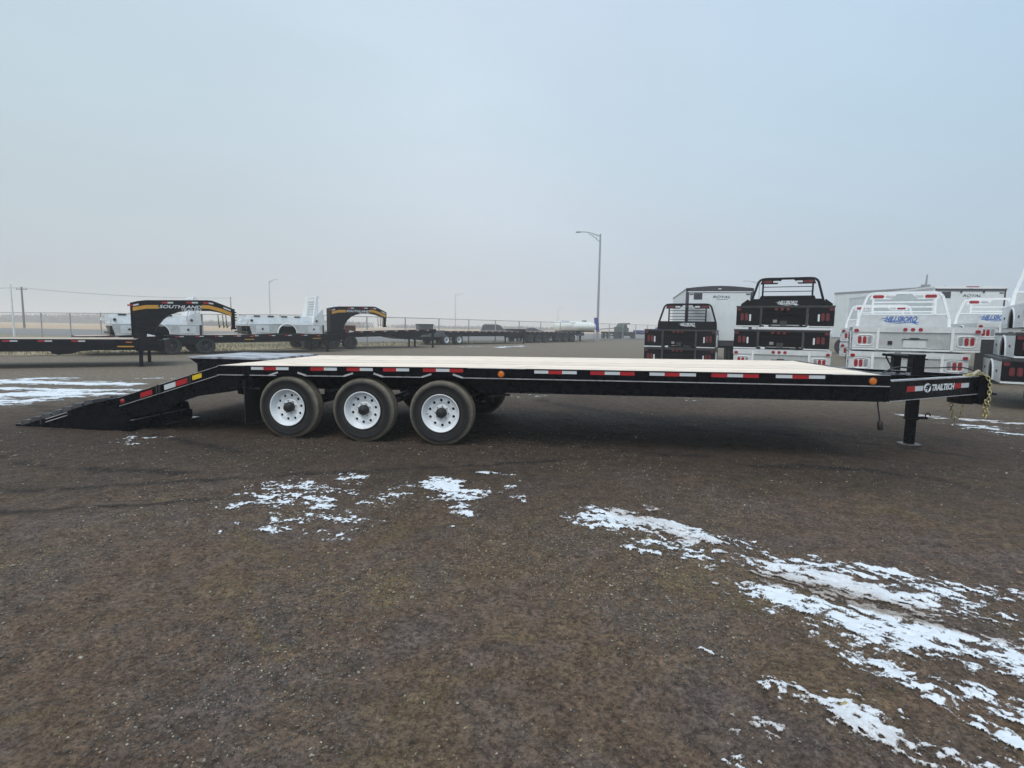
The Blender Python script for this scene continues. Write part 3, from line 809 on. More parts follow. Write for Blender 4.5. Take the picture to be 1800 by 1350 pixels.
# round emblem with a hooked bar, then the name
pe = ta+td*0.745+tn*0.003
em = MB(); ring = []
for k in range(29):
    q = 2*PI*k/28; ring.append(pe+td*(0.066*math.cos(q))+Vector((0, 0, 0.810+0.046*math.sin(q))))
em.tube(ring, 0.006, 5, False)
dscs = [pe+td*(0.060*math.cos(2*PI*k/28))+Vector((0, 0, 0.810+0.041*math.sin(2*PI*k/28))) for k in range(28)]
em.add(dscs, [tuple(range(28))])
em.build('round_emblem', M['decal'], T0)
em = MB()
for s0, z0, s1, z1, w_ in ((0.712, 0.828, 0.798, 0.836, 0.014), (0.700, 0.806, 0.785, 0.813, 0.012), (0.752, 0.770, 0.765, 0.832, 0.016)):
    p = ta+td*s0+tn*0.006; q = ta+td*s1+tn*0.006
    em.bar((p.x, p.y, z0), (q.x, q.y, z1), 0.004, w_)
em.pieces('emblem_strokes', M['black'], T0)
p = ta+td*0.835+tn*0.001; p.z = 0.772
text('name_lettering', 'TRAILTECH', p, td, (0, 0, 1), 0.49, 0.076, M['decal'], T0, 0.12, 0.05, 0.004, 0.95)
# cross plates, coupler, hitch box
cpz = MB(); cpz.box(6.36, 6.43, 1.10, 1.49, 0.62, 0.925); cpz.box(6.43, 6.455, 1.06, 1.53, 0.56, 0.92)
cpz.build('coupler_plate', M['black'], T0, 0.004)
cpz = MB(); cpz.box(6.20, 6.37, 1.18, 1.41, 0.56, 0.69); cpz.build('hitch_box', M['black'], T0, 0.004)
cpz = MB(); cpz.lathe([(0.05, -0.02), (0.075, -0.02), (0.075, 0.02), (0.05, 0.02)], (0, 0, 0), 20, True, True)
cpz.v = [(6.60+x, 1.295+z, 0.690+y*0.6) for x, y, z in cpz.v]; cpz.box(6.45, 6.535, 1.26, 1.33, 0.675, 0.705)
cpz.build('pintle_eye', M['black'], T0)
cm = MB()
for u in (5.05, 5.55, 6.05):
    s = (u-BL0[0])/(BL1[0]-BL0[0]); y0 = BL0[1]+(BL1[1]-BL0[1])*s
    cm.box(u-0.03, u+0.03, y0+0.02, W-y0-0.02, 0.72, 0.88)
cm.pieces('tongue_cross_member', M['black'], T0)
cm = MB(); cm.box(4.83, 5.72, 1.05, 1.56, 0.893, 0.903); cm.build('tongue_plate', M['black'], T0)
# drop-leg jack
JX, JY = 5.765, 1.33
j = MB(); j.box(JX-0.068, JX+0.068, JY-0.068, JY+0.068, 0.60, 1.14); j.box(JX-0.072, JX+0.074, JY-0.072, JY+0.072, 1.135, 1.150)
j.box(JX-0.055, JX+0.055, JY-0.055, JY+0.055, 0.33, 0.62)
jk = j.build('jack_post', M['black'], T0, 0.006)
j = MB(); j.box(JX-0.062, JX+0.062, JY-0.062, JY+0.062, 0.325, 0.345); j.box(JX-0.045, JX+0.045, JY-0.045, JY+0.045, 0.012, 0.33)
jl = j.build('jack_leg', M['black'], jk, 0.004)
j = MB(); j.prism([(JX-0.12, JY-0.06), (JX-0.05, JY-0.11), (JX+0.05, JY-0.11), (JX+0.12, JY-0.06), (JX+0.12, JY+0.06), (JX+0.05, JY+0.11), (JX-0.05, JY+0.11), (JX-0.12, JY+0.06)], 0.004, 0.016, 'z')
j.build('jack_foot', M['footplate'], jk)
j = MB(); j.tube([(JX+0.04, JY-0.03, 0.352), (JX+0.17, JY-0.03, 0.352)], 0.016, 10)
j.tube([(JX+0.15, JY-0.03, 0.37)] + [(JX+0.175+0.028*math.cos(q), JY-0.03, 0.385+0.030*math.sin(q)) for q in np.linspace(PI, -0.3, 9)], 0.007, 8)
j.build('jack_pin', M['black'], jk)
j = MB(); j.box(JX+0.06, JX+0.105, JY-0.05, JY+0.05, 1.085, 1.10); j.tube([(JX-0.06, JY+0.02, 1.112), (JX-0.22, JY+0.35, 1.13)], 0.018, 10); j.build('jack_bracket', M['black'], jk)
# second (raised) jack post and cross shaft with crank
KX, KY = 5.83, 1.92
k_ = MB(); k_.box(KX-0.045, KX+0.045, KY-0.045, KY+0.045, 0.62, 1.135)
kp = k_.build('far_jack_post', M['black'], T0, 0.004)
k_ = MB(); k_.tube([(KX-0.13, KY-0.05, 1.125), (KX+0.20, KY-0.30, 1.13)], 0.017, 10); k_.tube([(KX-0.14, KY-0.06, 1.128), (KX-0.15, KY-0.05, 1.09), (KX-0.04, KY-0.02, 0.92)], 0.011, 8)
k_.tube([(KX+0.14, KY-0.2, 1.12), (KX+0.14, KY-0.2, 0.93)], 0.012, 8)
k_.build('crank_handle', M['steel'], kp)
k_ = MB()
for i in range(4): k_.box(KX+0.03, KX+0.16, KY-0.21, KY-0.20, 0.95+0.045*i, 0.956+0.045*i)
k_.tube([(KX-0.01, KY-0.05, 1.135), (KX-0.01, KY-0.05, 1.16)], 0.035, 12)
k_.build('gearbox_cap', M['galv'], kp)
# bolts on the tongue plate
k_ = MB()
for x_, y_ in ((5.40, 1.12), (5.56, 1.10)): k_.tube([(x_, y_, 0.90), (x_, y_, 0.935)], 0.03, 12)
k_.build('cap_bolts', M['zinc'], T0)
# cables
def arcpts(ps, n=14):
    # Catmull-Rom
    P_ = [Vector(p) for p in ps]; P_ = [P_[0]*2-P_[1]] + P_ + [P_[-1]*2-P_[-2]]; o_ = []
    for i in range(1, len(P_)-2):
        for k in range(n):
            t = k/n; a, b, c, d = P_[i-1:i+3]
            o_.append(0.5*((2*b) + (c-a)*t + (2*a-5*b+4*c-d)*t*t + (3*b-3*c+d-a)*t**3))
    o_.append(P_[-2]); return o_
MB().tube(arcpts([(JX+0.05, JY-0.04, 0.985), (6.0, 1.25, 0.995), (6.2, 1.22, 1.01), (6.33, 1.18, 0.97), (6.36, 1.15, 0.93)]), 0.0075, 8).build('breakaway_cable', M['cable'], T0)
MB().tube(arcpts([(4.84, 0.40, 0.90), (5.0, 0.55, 0.95), (5.2, 0.80, 0.985), (5.42, 1.05, 1.0), (5.66, 1.25, 0.985)]), 0.010, 8).build('brake_cable', M['cable'], T0)
MB().tube(arcpts([(4.90, 0.45, 0.925), (5.2, 0.7, 0.928), (5.45, 0.95, 0.915)]), 0.007, 8).build('lamp_cable', M['cable'], T0)
MB().tube(arcpts([(6.22, 1.02, 0.925), (6.27, 1.05, 0.955), (6.32, 1.08, 0.975), (6.35, 1.12, 0.95), (6.25, 1.10, 0.925), (6.16, 1.05, 0.92)]), 0.018, 8).build('cable_wrap', M['wrap'], T0)
c_ = MB().tube(arcpts([(4.77, 0.12, 0.70), (4.775, 0.11, 0.62), (4.79, 0.10, 0.53), (4.80, 0.10, 0.47)]), 0.008, 8).build('plug_cord', M['cable'], T0)
MB().tube([(4.80, 0.10, 0.475), (4.803, 0.10, 0.46), (4.81, 0.10, 0.39), (4.812, 0.10, 0.375)], [0.014, 0.027, 0.027, 0.018], 12).build('plug', M['rubber'], c_)
# safety chains
def chain(path, name, link=0.058, r=0.0052):
    pts = [Vector(p) for p in path]; out = MB()
    # resample
    seg = []; acc = 0
    for i in range(len(pts)-1):
        d = (pts[i+1]-pts[i]); n = max(1, int(d.length/0.004))
        for k in range(n): seg.append(pts[i]+d*(k/n))
    seg.append(pts[-1]); pos = [seg[0]]; last = seg[0]; step = link-0.017
    for p in seg:
        if (p-last).length >= step: pos.append(p); last = p
    for i in range(len(pos)-1):
        a, b = pos[i], pos[i+1]; c = (a+b)/2; d = (b-a).normalized()
        rf = Vector((0, 1, 0)) if abs(d.y) < 0.8 else Vector((1, 0, 0))
        s1 = d.cross(rf).normalized(); s2 = d.cross(s1).normalized()
        s = (s1*0.8+s2*0.6) if i % 2 else (s1*-0.6+s2*0.8)
        ring = []; hl = link/2-0.017; rw = 0.0165
        for k in range(12):
            t = 2*PI*k/12; ring.append(c + s*(rw*math.cos(t)) + d*(rw*math.sin(t) + (hl if math.sin(t) >= 0 else -hl)))
        ring.append(ring[0]); out.tube(ring, r, 6, False)
    return out.build(name, M['chain'], T0)
chain(arcpts([(6.12, 1.00, 0.924), (6.22, 1.02, 0.93), (6.32, 1.05, 0.945), (6.38, 1.06, 0.935), (6.425, 1.035, 0.86), (6.43, 1.03, 0.7), (6.43, 1.03, 0.56), (6.425, 1.03, 0.45), (6.41, 1.03, 0.405), (6.395, 1.035, 0.45), (6.40, 1.04, 0.55), (6.41, 1.05, 0.66)]), 'safety_chain')
chain(arcpts([(6.46, 1.50, 0.72), (6.46, 1.50, 0.56), (6.43, 1.50, 0.40), (6.38, 1.50, 0.30), (6.33, 1.50, 0.40), (6.31, 1.50, 0.56), (6.31, 1.50, 0.72)]), 'safety_chain')

# ================================================================== BACKGROUND TRAILERS
def deck_trailer(name, label, loc, ang, x0, x1, hr, hf, wheels, near_w=None, neck=None, legs=None, toolbox=None, tapes=True, stripe_at=None, rimmat='rimdark',
                 depth=0.36, width=2.55, group=None, box_front=None, dolly=None, boards=12, tr=0.375, beaver=False, twin=True, frontleg_z=0.45):
    """flat deck trailer; local x forward, y away from the camera side, deck height hr at x0 and hf at x1"""
    t = thing(name, label, 'trailer', loc, R(ang), group)
    def zt(x): return hr + (hf-hr)*(x-x0)/(x1-x0)
    def xf(p): return (p[0], p[1], p[2]+zt(p[0]))
    pb = (width-0.04)/boards
    for i in range(boards):
        MB(xf).box(x0+0.02, x1-0.02, 0.02+i*pb+0.003, 0.02+(i+1)*pb-0.003, -0.04, random.uniform(-0.002, 0.002)).build('deck_board', M['woodfar'], t)
    for v0 in (0, width-0.02):
        b = MB(xf); b.box(x0, x1, v0, v0+0.02, -0.11, 0.004); b.box(x0, x1, v0-0.01, v0+0.03, -0.118, -0.108)
        b.build('side_rail', M['black2'], t)
        v1 = 0.03 if v0 == 0 else width-0.06
        b = MB(xf); b.prism([(x0+0.1, -0.118), (x1, -0.118), (x1, -0.24), (x1-1.4, -depth), (x0+1.2, -depth), (x0+0.1, -0.2)], v1, v1+0.03)
        b.build('frame_beam', M['black2'], t)
    b = MB(xf); b.box(x0-0.02, x0, 0, width, -0.2, 0.004); b.box(x1, x1+0.03, 0, width, -0.24, 0.006); b.pieces('end_bolster', M['black2'], t)
    b = MB(xf)
    for v0 in (0.7, 1.8): b.box(x0+0.2, x1-0.1, v0, v0+0.1, -depth, -0.1)
    b.build('main_beam', M['black2'], t)
    if tapes:
        n = int((x1-x0-0.3)/0.78)
        for i in range(n):
            x = x0+0.25+i*0.78
            MB(xf).box(x, x+0.16, -0.006, -0.001, -0.075, -0.032).build('reflective_tape', M['redtape'], t)
            MB(xf).box(x+0.163, x+0.33, -0.006, -0.001, -0.073, -0.034).build('reflective_tape', M['whitetape'], t)
    if stripe_at is not None:
        for x in (stripe_at if isinstance(stripe_at, (list, tuple)) else (stripe_at,)):
            MB(xf).box(x, x+0.42, 0.018, 0.029, -0.24, -0.20).build('gold_stripe', M['orange'], t)
            MB(xf).box(x+0.22, x+0.38, -0.006, -0.001, -0.10, -0.075).build('amber_marker', M['amber'], t)
    for x in wheels:
        wheel(t, (x, 0.14, tr-0.003), M[rimmat], M['tyre_far'], False, tr, 0.24, -1)
        wheel(t, (x, width-0.14, tr-0.003), M[rimmat], M['tyre_far'], False, tr, 0.24, 1)
        if twin: wheel(t, (x, 0.42, tr-0.003), M[rimmat], M['tyre_far'], False, tr, 0.24, -1, False)
        MB().tube([(x, 0.2, tr), (x, width-0.2, tr)], 0.06, 10).build('axle', M['black2'], t)
    if wheels:
        a, b_ = min(wheels)-0.45, max(wheels)+0.45
        MB(xf).box(a, b_, 0.56, 0.62, -0.62+0.1, -0.1).build('suspension_frame', M['black2'], t)
        MB(xf).prism([(0.02, -0.72), (0.02, -0.12), (0.5, -0.12), (0.5, -0.72)], a-0.02, a-0.01, 'x').build('mud_flap', M['rubber'], t)
    if legs is not None:
        for v0 in (0.10, width-0.22):
            lg = MB(); lg.box(legs-0.07, legs+0.07, v0, v0+0.13, frontleg_z, zt(legs)-0.02)
            lg = lg.build('landing_leg', M['black2'], t)
            b = MB(); b.box(legs-0.05, legs+0.05, v0+0.02, v0+0.11, 0.015, frontleg_z+0.05); b.box(legs-0.11, legs+0.11, v0-0.02, v0+0.15, 0.003, 0.018)
            b.build('inner_leg', M['black2'], lg)
        MB().box(legs-0.03, legs+0.03, 0.2, width-0.2, 0.5, 0.58).build('leg_brace', M['black2'], t)
    if neck:
        k = neck['k']; zb = zt(x1); ox = x1+neck.get('dx', 0.0)
        # side profile of the gooseneck (x forward, z up)
        top = [(-0.22, 1.99), (0.0, 2.055), (0.22, 2.09), (1.98, 2.15), (2.12, 2.14), (2.40, 2.03), (2.74, 1.885)]
        inner = [(2.74, 1.64), (2.50, 1.72), (2.30, 1.78), (2.05, 1.82), (1.42, 1.81), (1.10, 1.76), (0.85, 1.66), (0.65, 1.50), (0.50, 1.30), (0.41, 1.08), (0.37, 0.86), (0.37, 0.56), (-0.20, 0.56), (-0.17, 0.9)]
        P = [(ox+x*k, (z-0.85)*k*neck.get('kz', 1)+zb) for x, z in top+inner]
        def pz(x, z): return (ox+x*k, (z-0.85)*k*neck.get('kz', 1)+zb)
        for v0 in (1.02, 1.44):
            MB().prism(P, v0, v0+0.07).build('neck_side', M['black2'], t)
        b = MB()
        tp = P[:len(top)]
        for i in range(len(tp)-1): b.bar((tp[i][0], 1.275, tp[i][1]+0.008), (tp[i+1][0], 1.275, tp[i+1][1]+0.008), 0.52, 0.02)
        b.build('neck_top_plate', M['black2'], t)
        b = MB()
        ip = P[len(top):len(top)+12]
        for i in range(len(ip)-1): b.bar((ip[i][0], 1.275, ip[i][1]), (ip[i+1][0], 1.275, ip[i+1][1]), 0.50, 0.02)
        b.build('neck_under_plate', M['black2'], t)
        b = MB(); a0 = pz(-0.20, 1.98); a1 = pz(-0.18, 0.9); b.box(a0[0]-0.02, a0[0], 1.02, 1.51, a1[1], a0[1])
        b.build('neck_back_plate', M['black2'], t)
        # gold stripe following the top edge
        def strip(pts, w_, mat, nm, y=1.012):
            b = MB(); vs = []
            for x, z in pts: q = pz(x, z); vs.append((q[0], y, q[1]))
            for x, z in pts: q = pz(x, z-w_); vs.append((q[0], y, q[1]))
            vs2 = [(x, y+0.006, z) for x, _, z in vs]; n = len(pts)
            b.add(vs+vs2, [(i, i+1, n+i+1, n+i) for i in range(n-1)] + [(2*n+i, 2*n+i+1, i+1, i) for i in range(n-1)] + [(n+i, n+i+1, 3*n+i+1, 3*n+i) for i in range(n-1)])
            return b.build(nm, mat, t)
        strip([(-0.15, 1.87), (0.22, 1.95), (0.56, 1.96)], 0.12, M['orange'], 'gold_stripe')
        strip([(1.80, 2.0), (2.02, 2.0), (2.38, 1.90), (2.70, 1.765)], 0.12, M['orange'], 'gold_stripe')
        for xa, xb, za, zb_ in ((-0.13, 0.02, 1.955, 1.995), (0.82, 0.98, 2.07, 2.075), (1.52, 1.70, 2.095, 2.10), (2.02, 2.16, 2.10, 2.075)):
            strip([(xa-0.16, za-0.0), (xa, za)], 0.05, M['redtape'], 'reflective_tape'); strip([(xa, za), (xb, zb_)], 0.05, M['whitetape'], 'reflective_tape')
        strip([(2.46, 1.955), (2.68, 1.865)], 0.05, M['whitetape'], 'reflective_tape')
        q = pz(0.58, 1.86); q2 = pz(1.80, 1.955)
        text('name_lettering', 'SOUTHLAND', (q[0], 1.012, q[1]), (1, 0, 0.01), (0, 0, 1), q2[0]-q[0], (q2[1]-q[1])*1.1, M['decal'], t, 0.25, 0.02)
        q = pz(1.20, 1.775); q2 = pz(1.80, 1.845)
        text('small_lettering', 'TRAILERS', (q[0], 1.012, q[1]), (1, 0, 0.01), (0, 0, 1), q2[0]-q[0], q2[1]-q[1], M['decal'], t, 0.25, 0.02)
        # coupler
        a = pz(2.70, 1.9); c = pz(2.70, 1.18)
        b = MB(); b.box(a[0]-0.01, a[0]+0.11, 1.20, 1.34, c[1]+0.05*k, a[1]); b.box(a[0]-0.03, a[0]+0.14, 1.17, 1.38, c[1], c[1]+0.06*k)
        for i in range(4): b.box(a[0]+0.10, a[0]+0.16, 1.22, 1.32, a[1]-0.14*k-0.09*k*i, a[1]-0.10*k-0.09*k*i)
        b.build('coupler_post', M['black2'], t)
        b = MB()
        for dx_ in (2.28, 2.42, 2.52):
            p, q = pz(dx_, 1.70), pz(dx_+0.03, 1.22)
            b.tube([(p[0], 1.1, p[1]), (q[0], 1.1, q[1]), (q[0]+0.05, 1.1, q[1]+0.1)], 0.018, 6)
        b.build('safety_chain', M['chain'], t)
        # white angle decal at the foot of the neck, leg gearbox
        q = pz(0.30, 0.92)
        b = MB(); b.prism([(q[0], q[1]+0.02), (q[0]+0.22*k, q[1]+0.03), (q[0]+0.22*k, q[1]+0.055), (q[0]+0.01, q[1]+0.11*k)], -0.01, 0.0); b.build('leg_crank_guard', M['decal'], t)
        MB().box(x1-0.02, x1+0.75*k, 0.05, 2.5, zt(x1)-0.36, zt(x1)-0.02).build('front_deck_frame', M['black2'], t)
    if toolbox:
        a, b_, v0, v1, h_ = toolbox
        b = MB(); z = zt((a+b_)/2); b.box(a, b_, v0, v1, z, z+h_); tb = b.build('tool_box', M['boxgrey'], t, 0.01)
        b = MB(); b.box(a-0.02, b_+0.02, v0-0.02, v1+0.02, z+h_-0.07, z+h_+0.01); b.build('lid', M['steel'], tb)
    if beaver:
        MB(xf).prism([(x1-2.9, -depth), (x1-0.9, -depth+0.06), (x1-1.4, -depth-0.2), (x1-2.0, -depth-0.26), (x1-2.7, -depth-0.12)], 0.06, 2.3).build('under_deck_box', M['black2'], t)
    return t

# local forward direction of each, read from where they stand
tA = deck_trailer('gooseneck_trailer', 'leftmost black gooseneck trailer with gold stripe, its deck empty and cut off at left', (-11.62, 17.1, 0), 28, -9.0, -0.14, 0.86, 0.86,
                  [-7.0, -5.9], neck=dict(k=1.0), legs=-0.04, stripe_at=(-0.62,), tapes=True, group='gooseneck trailers in a row')
MB().prism([(-2.25, 0.50), (-1.55, 0.50), (-1.75, 0.43), (-2.05, 0.40), (-2.2, 0.43)], 0.03, 0.3).build('bracket', M['black2'], tA)
tB = deck_trailer('gooseneck_trailer', 'black gooseneck trailer carrying two silver truck beds, its own neck at the middle left', (-9.62, 28.4, 0), 42, -10.2, -0.12, 0.80, 0.93,
                  [-6.95, -5.62], neck=dict(k=1.14, kz=1.03, dx=1.0), legs=0.08, stripe_at=(-4.0, -0.75), group='gooseneck trailers in a row', tr=0.385)
tC = deck_trailer('flat_deck_trailer', 'dark deck trailer tilted nose-up on its legs, a long tool box at its front', (-5.12, 36.4, 0), 42, -8.9, 0.0, 0.96, 1.22,
                  [-8.3, -7.05, -5.95], legs=-0.12, toolbox=(-1.05, -0.03, 0.25, 0.75, 0.34), beaver=True, tr=0.39)
bb_ = MB(); bb_.box(-0.9, -0.8, 1.9, 2.0, 0.02, 0.9); bb_.build('spare_leg', M['rust'], tC)
tD = deck_trailer('white_rim_trailer', 'far deck trailer with two white-rimmed wheels and a grey box at its rear', (1.16, 48.8, 0), 48, -9.35, 0.0, 1.06, 1.10,
                  [-9.25, -7.95], legs=-0.1, rimmat='rim', toolbox=(-11.1, -9.4, 0.1, 0.7, 0.04), tr=0.40, depth=0.42)
bx = MB(); bx.box(-11.2, -9.42, 0.05, 2.3, 0.62, 1.10); bx.build('rear_box', M['boxgrey'], tD, 0.02)
bx = MB(); bx.box(-11.1, -9.42, 0.6, 1.9, 0.36, 0.62); bx.build('rear_frame', M['black2'], tD)
bx = MB(); bx.box(-0.1, 0.05, 0.1, 2.4, 0.55, 1.28); bx.build('headboard', M['black2'], tD)
tE = deck_trailer('low_deck_trailer', 'dark trailer with many wheels parked under the white tank', (8.6, 59.8, 0), 51, -11.6, -2.4, 1.06, 1.06,
                  [-10.9, -9.7, -8.5, -6.4, -5.0, -3.6], stripe_at=None, tr=0.41, depth=0.40)
tg = MB(); tg.bar((-2.4, 0.3, 0.82), (0.0, 1.2, 0.85), 0.12, 0.2); tg.bar((-2.4, 2.2, 0.82), (0.0, 1.4, 0.85), 0.12, 0.2); tg.build('tongue', M['black2'], tE)
tg = MB(); tg.box(-0.35, -0.2, 1.2, 1.4, 0.02, 1.7); tg.box(-0.8, 0.2, 1.1, 1.5, 0.62, 1.0); tg.build('jack', M['black2'], tE)
tg = MB(); tg.box(-0.9, 0.1, 1.0, 1.04, 0.66, 0.95); tg.build('hitch_cover', M['bluepaint'], tE)
tF = deck_trailer('low_deck_trailer', 'small dark machinery trailer beyond the light pole', (19.3, 83.5, 0), 50, -7.0, 0.0, 1.02, 1.02, [-6.6, -5.2, -1.6], tapes=False, tr=0.46, depth=0.3)
gm = thing('compactor', 'dull green machine carried on the small trailer beyond the light pole', 'machine', (16.4, 80.2, 1.02), R(50))
gm_ = MB(); gm_.prism([(-0.9, 0.0), (1.0, 0.0), (1.2, 0.55), (0.7, 0.62), (0.5, 1.05), (1.5, 1.2), (1.5, 1.3), (0.2, 1.25), (-0.4, 0.75), (-0.9, 0.7)], 0, 1.3); gm_.build('body', M['greenmach'], gm)
gm_ = MB(); gm_.bar((-6.0, 0.6, 0.35), (-0.5, 0.6, 0.60), 0.12, 0.10); gm_.build('boom', M['greenmach'], gm)
# dolly with blue canopy frame partly hidden by the black beds
tG = thing('blue_trailer', 'low dark trailer with blue frame, cut off by the black truck beds', 'trailer', (23.2, 80, 0), R(20))
b = MB(); b.box(-5, 3.5, 0, 2.4, 0.95, 1.30); b.build('deck', M['bluepaint'], tG)
b = MB(); b.prism([(-1.6, 1.3), (3.2, 1.3), (3.2, 2.35), (1.8, 2.3), (-1.3, 1.75)], 0.2, 2.2); b.build('blue_cover', M['bluepaint'], tG)
b = MB(); b.box(-4.9, 3.2, 0.05, 2.35, 0.7, 0.93); b.build('frame', M['black2'], tG)
for x in (-1.9, -0.8, 2.0): wheel(tG, (x, 0.12, 0.44), M['rimdark'], M['tyre_far'], False, 0.44, 0.26, -1)
for x in (-1.9, -0.8, 2.0): wheel(tG, (x, 2.28, 0.44), M['rimdark'], M['tyre_far'], False, 0.44, 0.26, 1)

# white tank on the far trailer
tk = thing('vacuum_tank', 'white ribbed round-ended tank resting on the far trailer beside the light pole', 'tank', (6.55, 58.4, 1.06), R(20))
b = MB()
prof = []
for i in range(9):
    q = PI/2*i/8; prof.append((0.86*math.sin(q)**0.75, -2.35+0.62*(1-math.cos(q))))
prof[0] = (0.01, -2.35)
body = prof + [(0.86, -0.8), (0.86, 0.8)] + [(a, -y) for a, y in prof[::-1]]
b.lathe(body, (0, 0, 0.84), 40)
b.v = [(y*1.02, x*1.0, max(z*0.62+0.03, 0.03)) for x, y, z in b.v]
b.build('tank_shell', M['tank'], tk)
for x in (-1.2, -0.6, 0.0, 0.6, 1.2):
    r_ = MB(); r_.lathe([(0.862, x-0.04), (0.885, x-0.03), (0.885, x+0.03), (0.862, x+0.04)], (0, 0, 0.84), 40, True, True)
    r_.v = [(y*1.02, a*1.0, max(z*0.62+0.03, 0.03)) for a, y, z in r_.v]; r_.build('rib', M['tank'], tk)
b = MB(); b.tube([(1.15, 0, 1.03), (1.15, 0, 1.18)], 0.24, 14); b.tube([(1.15, 0, 1.18), (1.15, 0, 1.23)], 0.28, 14); b.build('hatch', M['galv'], tk)
b = MB(); b.box(-1.6, -0.7, -0.2, 0.2, 1.06, 1.12); b.build('top_rail', M['bluepaint'], tk)
b = MB(); b.box(-2.0, 2.1, -0.6, 0.6, 0.0, 0.10); b.build('skid', M['black2'], tk)
b = MB(); b.prism([(0, 0), (0.34, 0), (0.10, 1.5), (-0.28, 1.5), (-0.22, 1.0)], -0.15, 0.15)
o = b.build('blue_hoist', M['bluepaint']); o.location = (9.05, 59.5, 1.10)
tag(o, 'upright blue steel hoist at the right end of the white tank', 'hoist')

# ================================================================== TRUCK BEDS
def logo(parent, cx, y, cz, w, mat, hs=1.0):
    """slanted lettering over a ragged wing"""
    h = w*0.17*hs
    text('wing_lettering', 'HILLSBORO', (cx-w*0.38, y, cz-h*0.32), (1, 0, 0), (0, 0, 1), w*0.80, h*0.86, mat, parent, 0.5, 0.04, 0.004)
    b = MB(); x0 = cx-w/2
    def P(ps): b.prism([(x0+a*w, cz+c*h) for a, c in ps], y-0.003, y)
    P([(0.0, 0.12), (0.16, 0.36), (0.13, 0.14)])
    P([(0.07, -0.10), (0.26, -0.42), (0.30, -0.36), (0.14, -0.06)])
    P([(0.22, -0.42), (0.48, -0.55), (0.78, -0.42), (0.97, -0.78), (0.88, -0.42), (1.0, -0.46), (0.86, -0.20), (0.74, -0.34), (0.48, -0.42)])
    b.build('wing_emblem', mat, parent)
def side_panel(parent, x, H_, Lb, mat, trim, arch=True, boxes=True, y0=0.0):
    n = 14; ya = Lb*0.50; ra = min(0.43, H_*0.86)
    poly = [(y0, 0.0)]
    if arch: poly += [(ya-ra*math.cos(PI*k/n), ra*math.sin(PI*k/n)) for k in range(n+1)]
    poly += [(Lb, 0.0), (Lb, H_-0.06), (y0, H_-0.06)]
    s = 1 if x > 0 else -1
    MB().prism(poly, x-0.02*s, x, 'x').build('side_panel', mat, parent)
    if arch:
        MB().tube([(x+0.004*s, ya-ra*math.cos(PI*k/n), ra*math.sin(PI*k/n)) for k in range(n+1)], 0.022, 6).build('wheel_arch_trim', trim, parent)
        b = MB()   # inner arch liner
        for k in range(n):
            a0, a1 = PI*k/n, PI*(k+1)/n
            b.bar((x-0.26*s, ya-ra*math.cos(a0), ra*math.sin(a0)), (x-0.26*s, ya-ra*math.cos(a1), ra*math.sin(a1)), 0.48, 0.012) if False else b.add(
                [(x-0.02*s, ya-ra*math.cos(a0), ra*math.sin(a0)), (x-0.02*s, ya-ra*math.cos(a1), ra*math.sin(a1)), (x-0.55*s, ya-ra*math.cos(a1), ra*math.sin(a1)), (x-0.55*s, ya-ra*math.cos(a0), ra*math.sin(a0))], [(0, 1, 2, 3)])
        b.add([(x-0.55*s, ya-ra*math.cos(PI*k/n), ra*math.sin(PI*k/n)) for k in range(n+1)], [tuple(range(n+1))])
        b.build('arch_liner', M['black2'], parent)
    if boxes:
        for ya0, ya1 in ((y0+0.08, ya-ra-0.08), (ya+ra+0.08, Lb-0.08)):
            if ya1-ya0 < 0.2: continue
            d = MB(); d.box(min(x, x+0.008*s), max(x, x+0.008*s), ya0, ya1, 0.08, H_-0.14); d = d.build('box_door', mat, parent)
            MB().box(min(x+0.008*s, x+0.02*s), max(x+0.008*s, x+0.02*s), (ya0+ya1)/2-0.05, (ya0+ya1)/2+0.05, (H_-0.06)/2-0.02, (H_-0.06)/2+0.03).build('latch', M['steel'], d)
LENSDIM = [False]
def lens(parent, x, z, w, h, mat, y=-0.01, name='tail_lamp'):
    if mat is M['red'] and LENSDIM[0]: mat = M['reddim']
    n = 14; r = min(w, h)/2; P = []
    for k in range(n):
        t = 2*PI*k/n; cx_ = (w/2-r)*(1 if math.cos(t) > 0 else -1); cz_ = (h/2-r)*(1 if math.sin(t) > 0 else -1)
        P.append((x+cx_+r*math.cos(t), z+cz_+r*math.sin(t)))
    MB().prism(P, y-0.012, y).build(name, mat, parent)
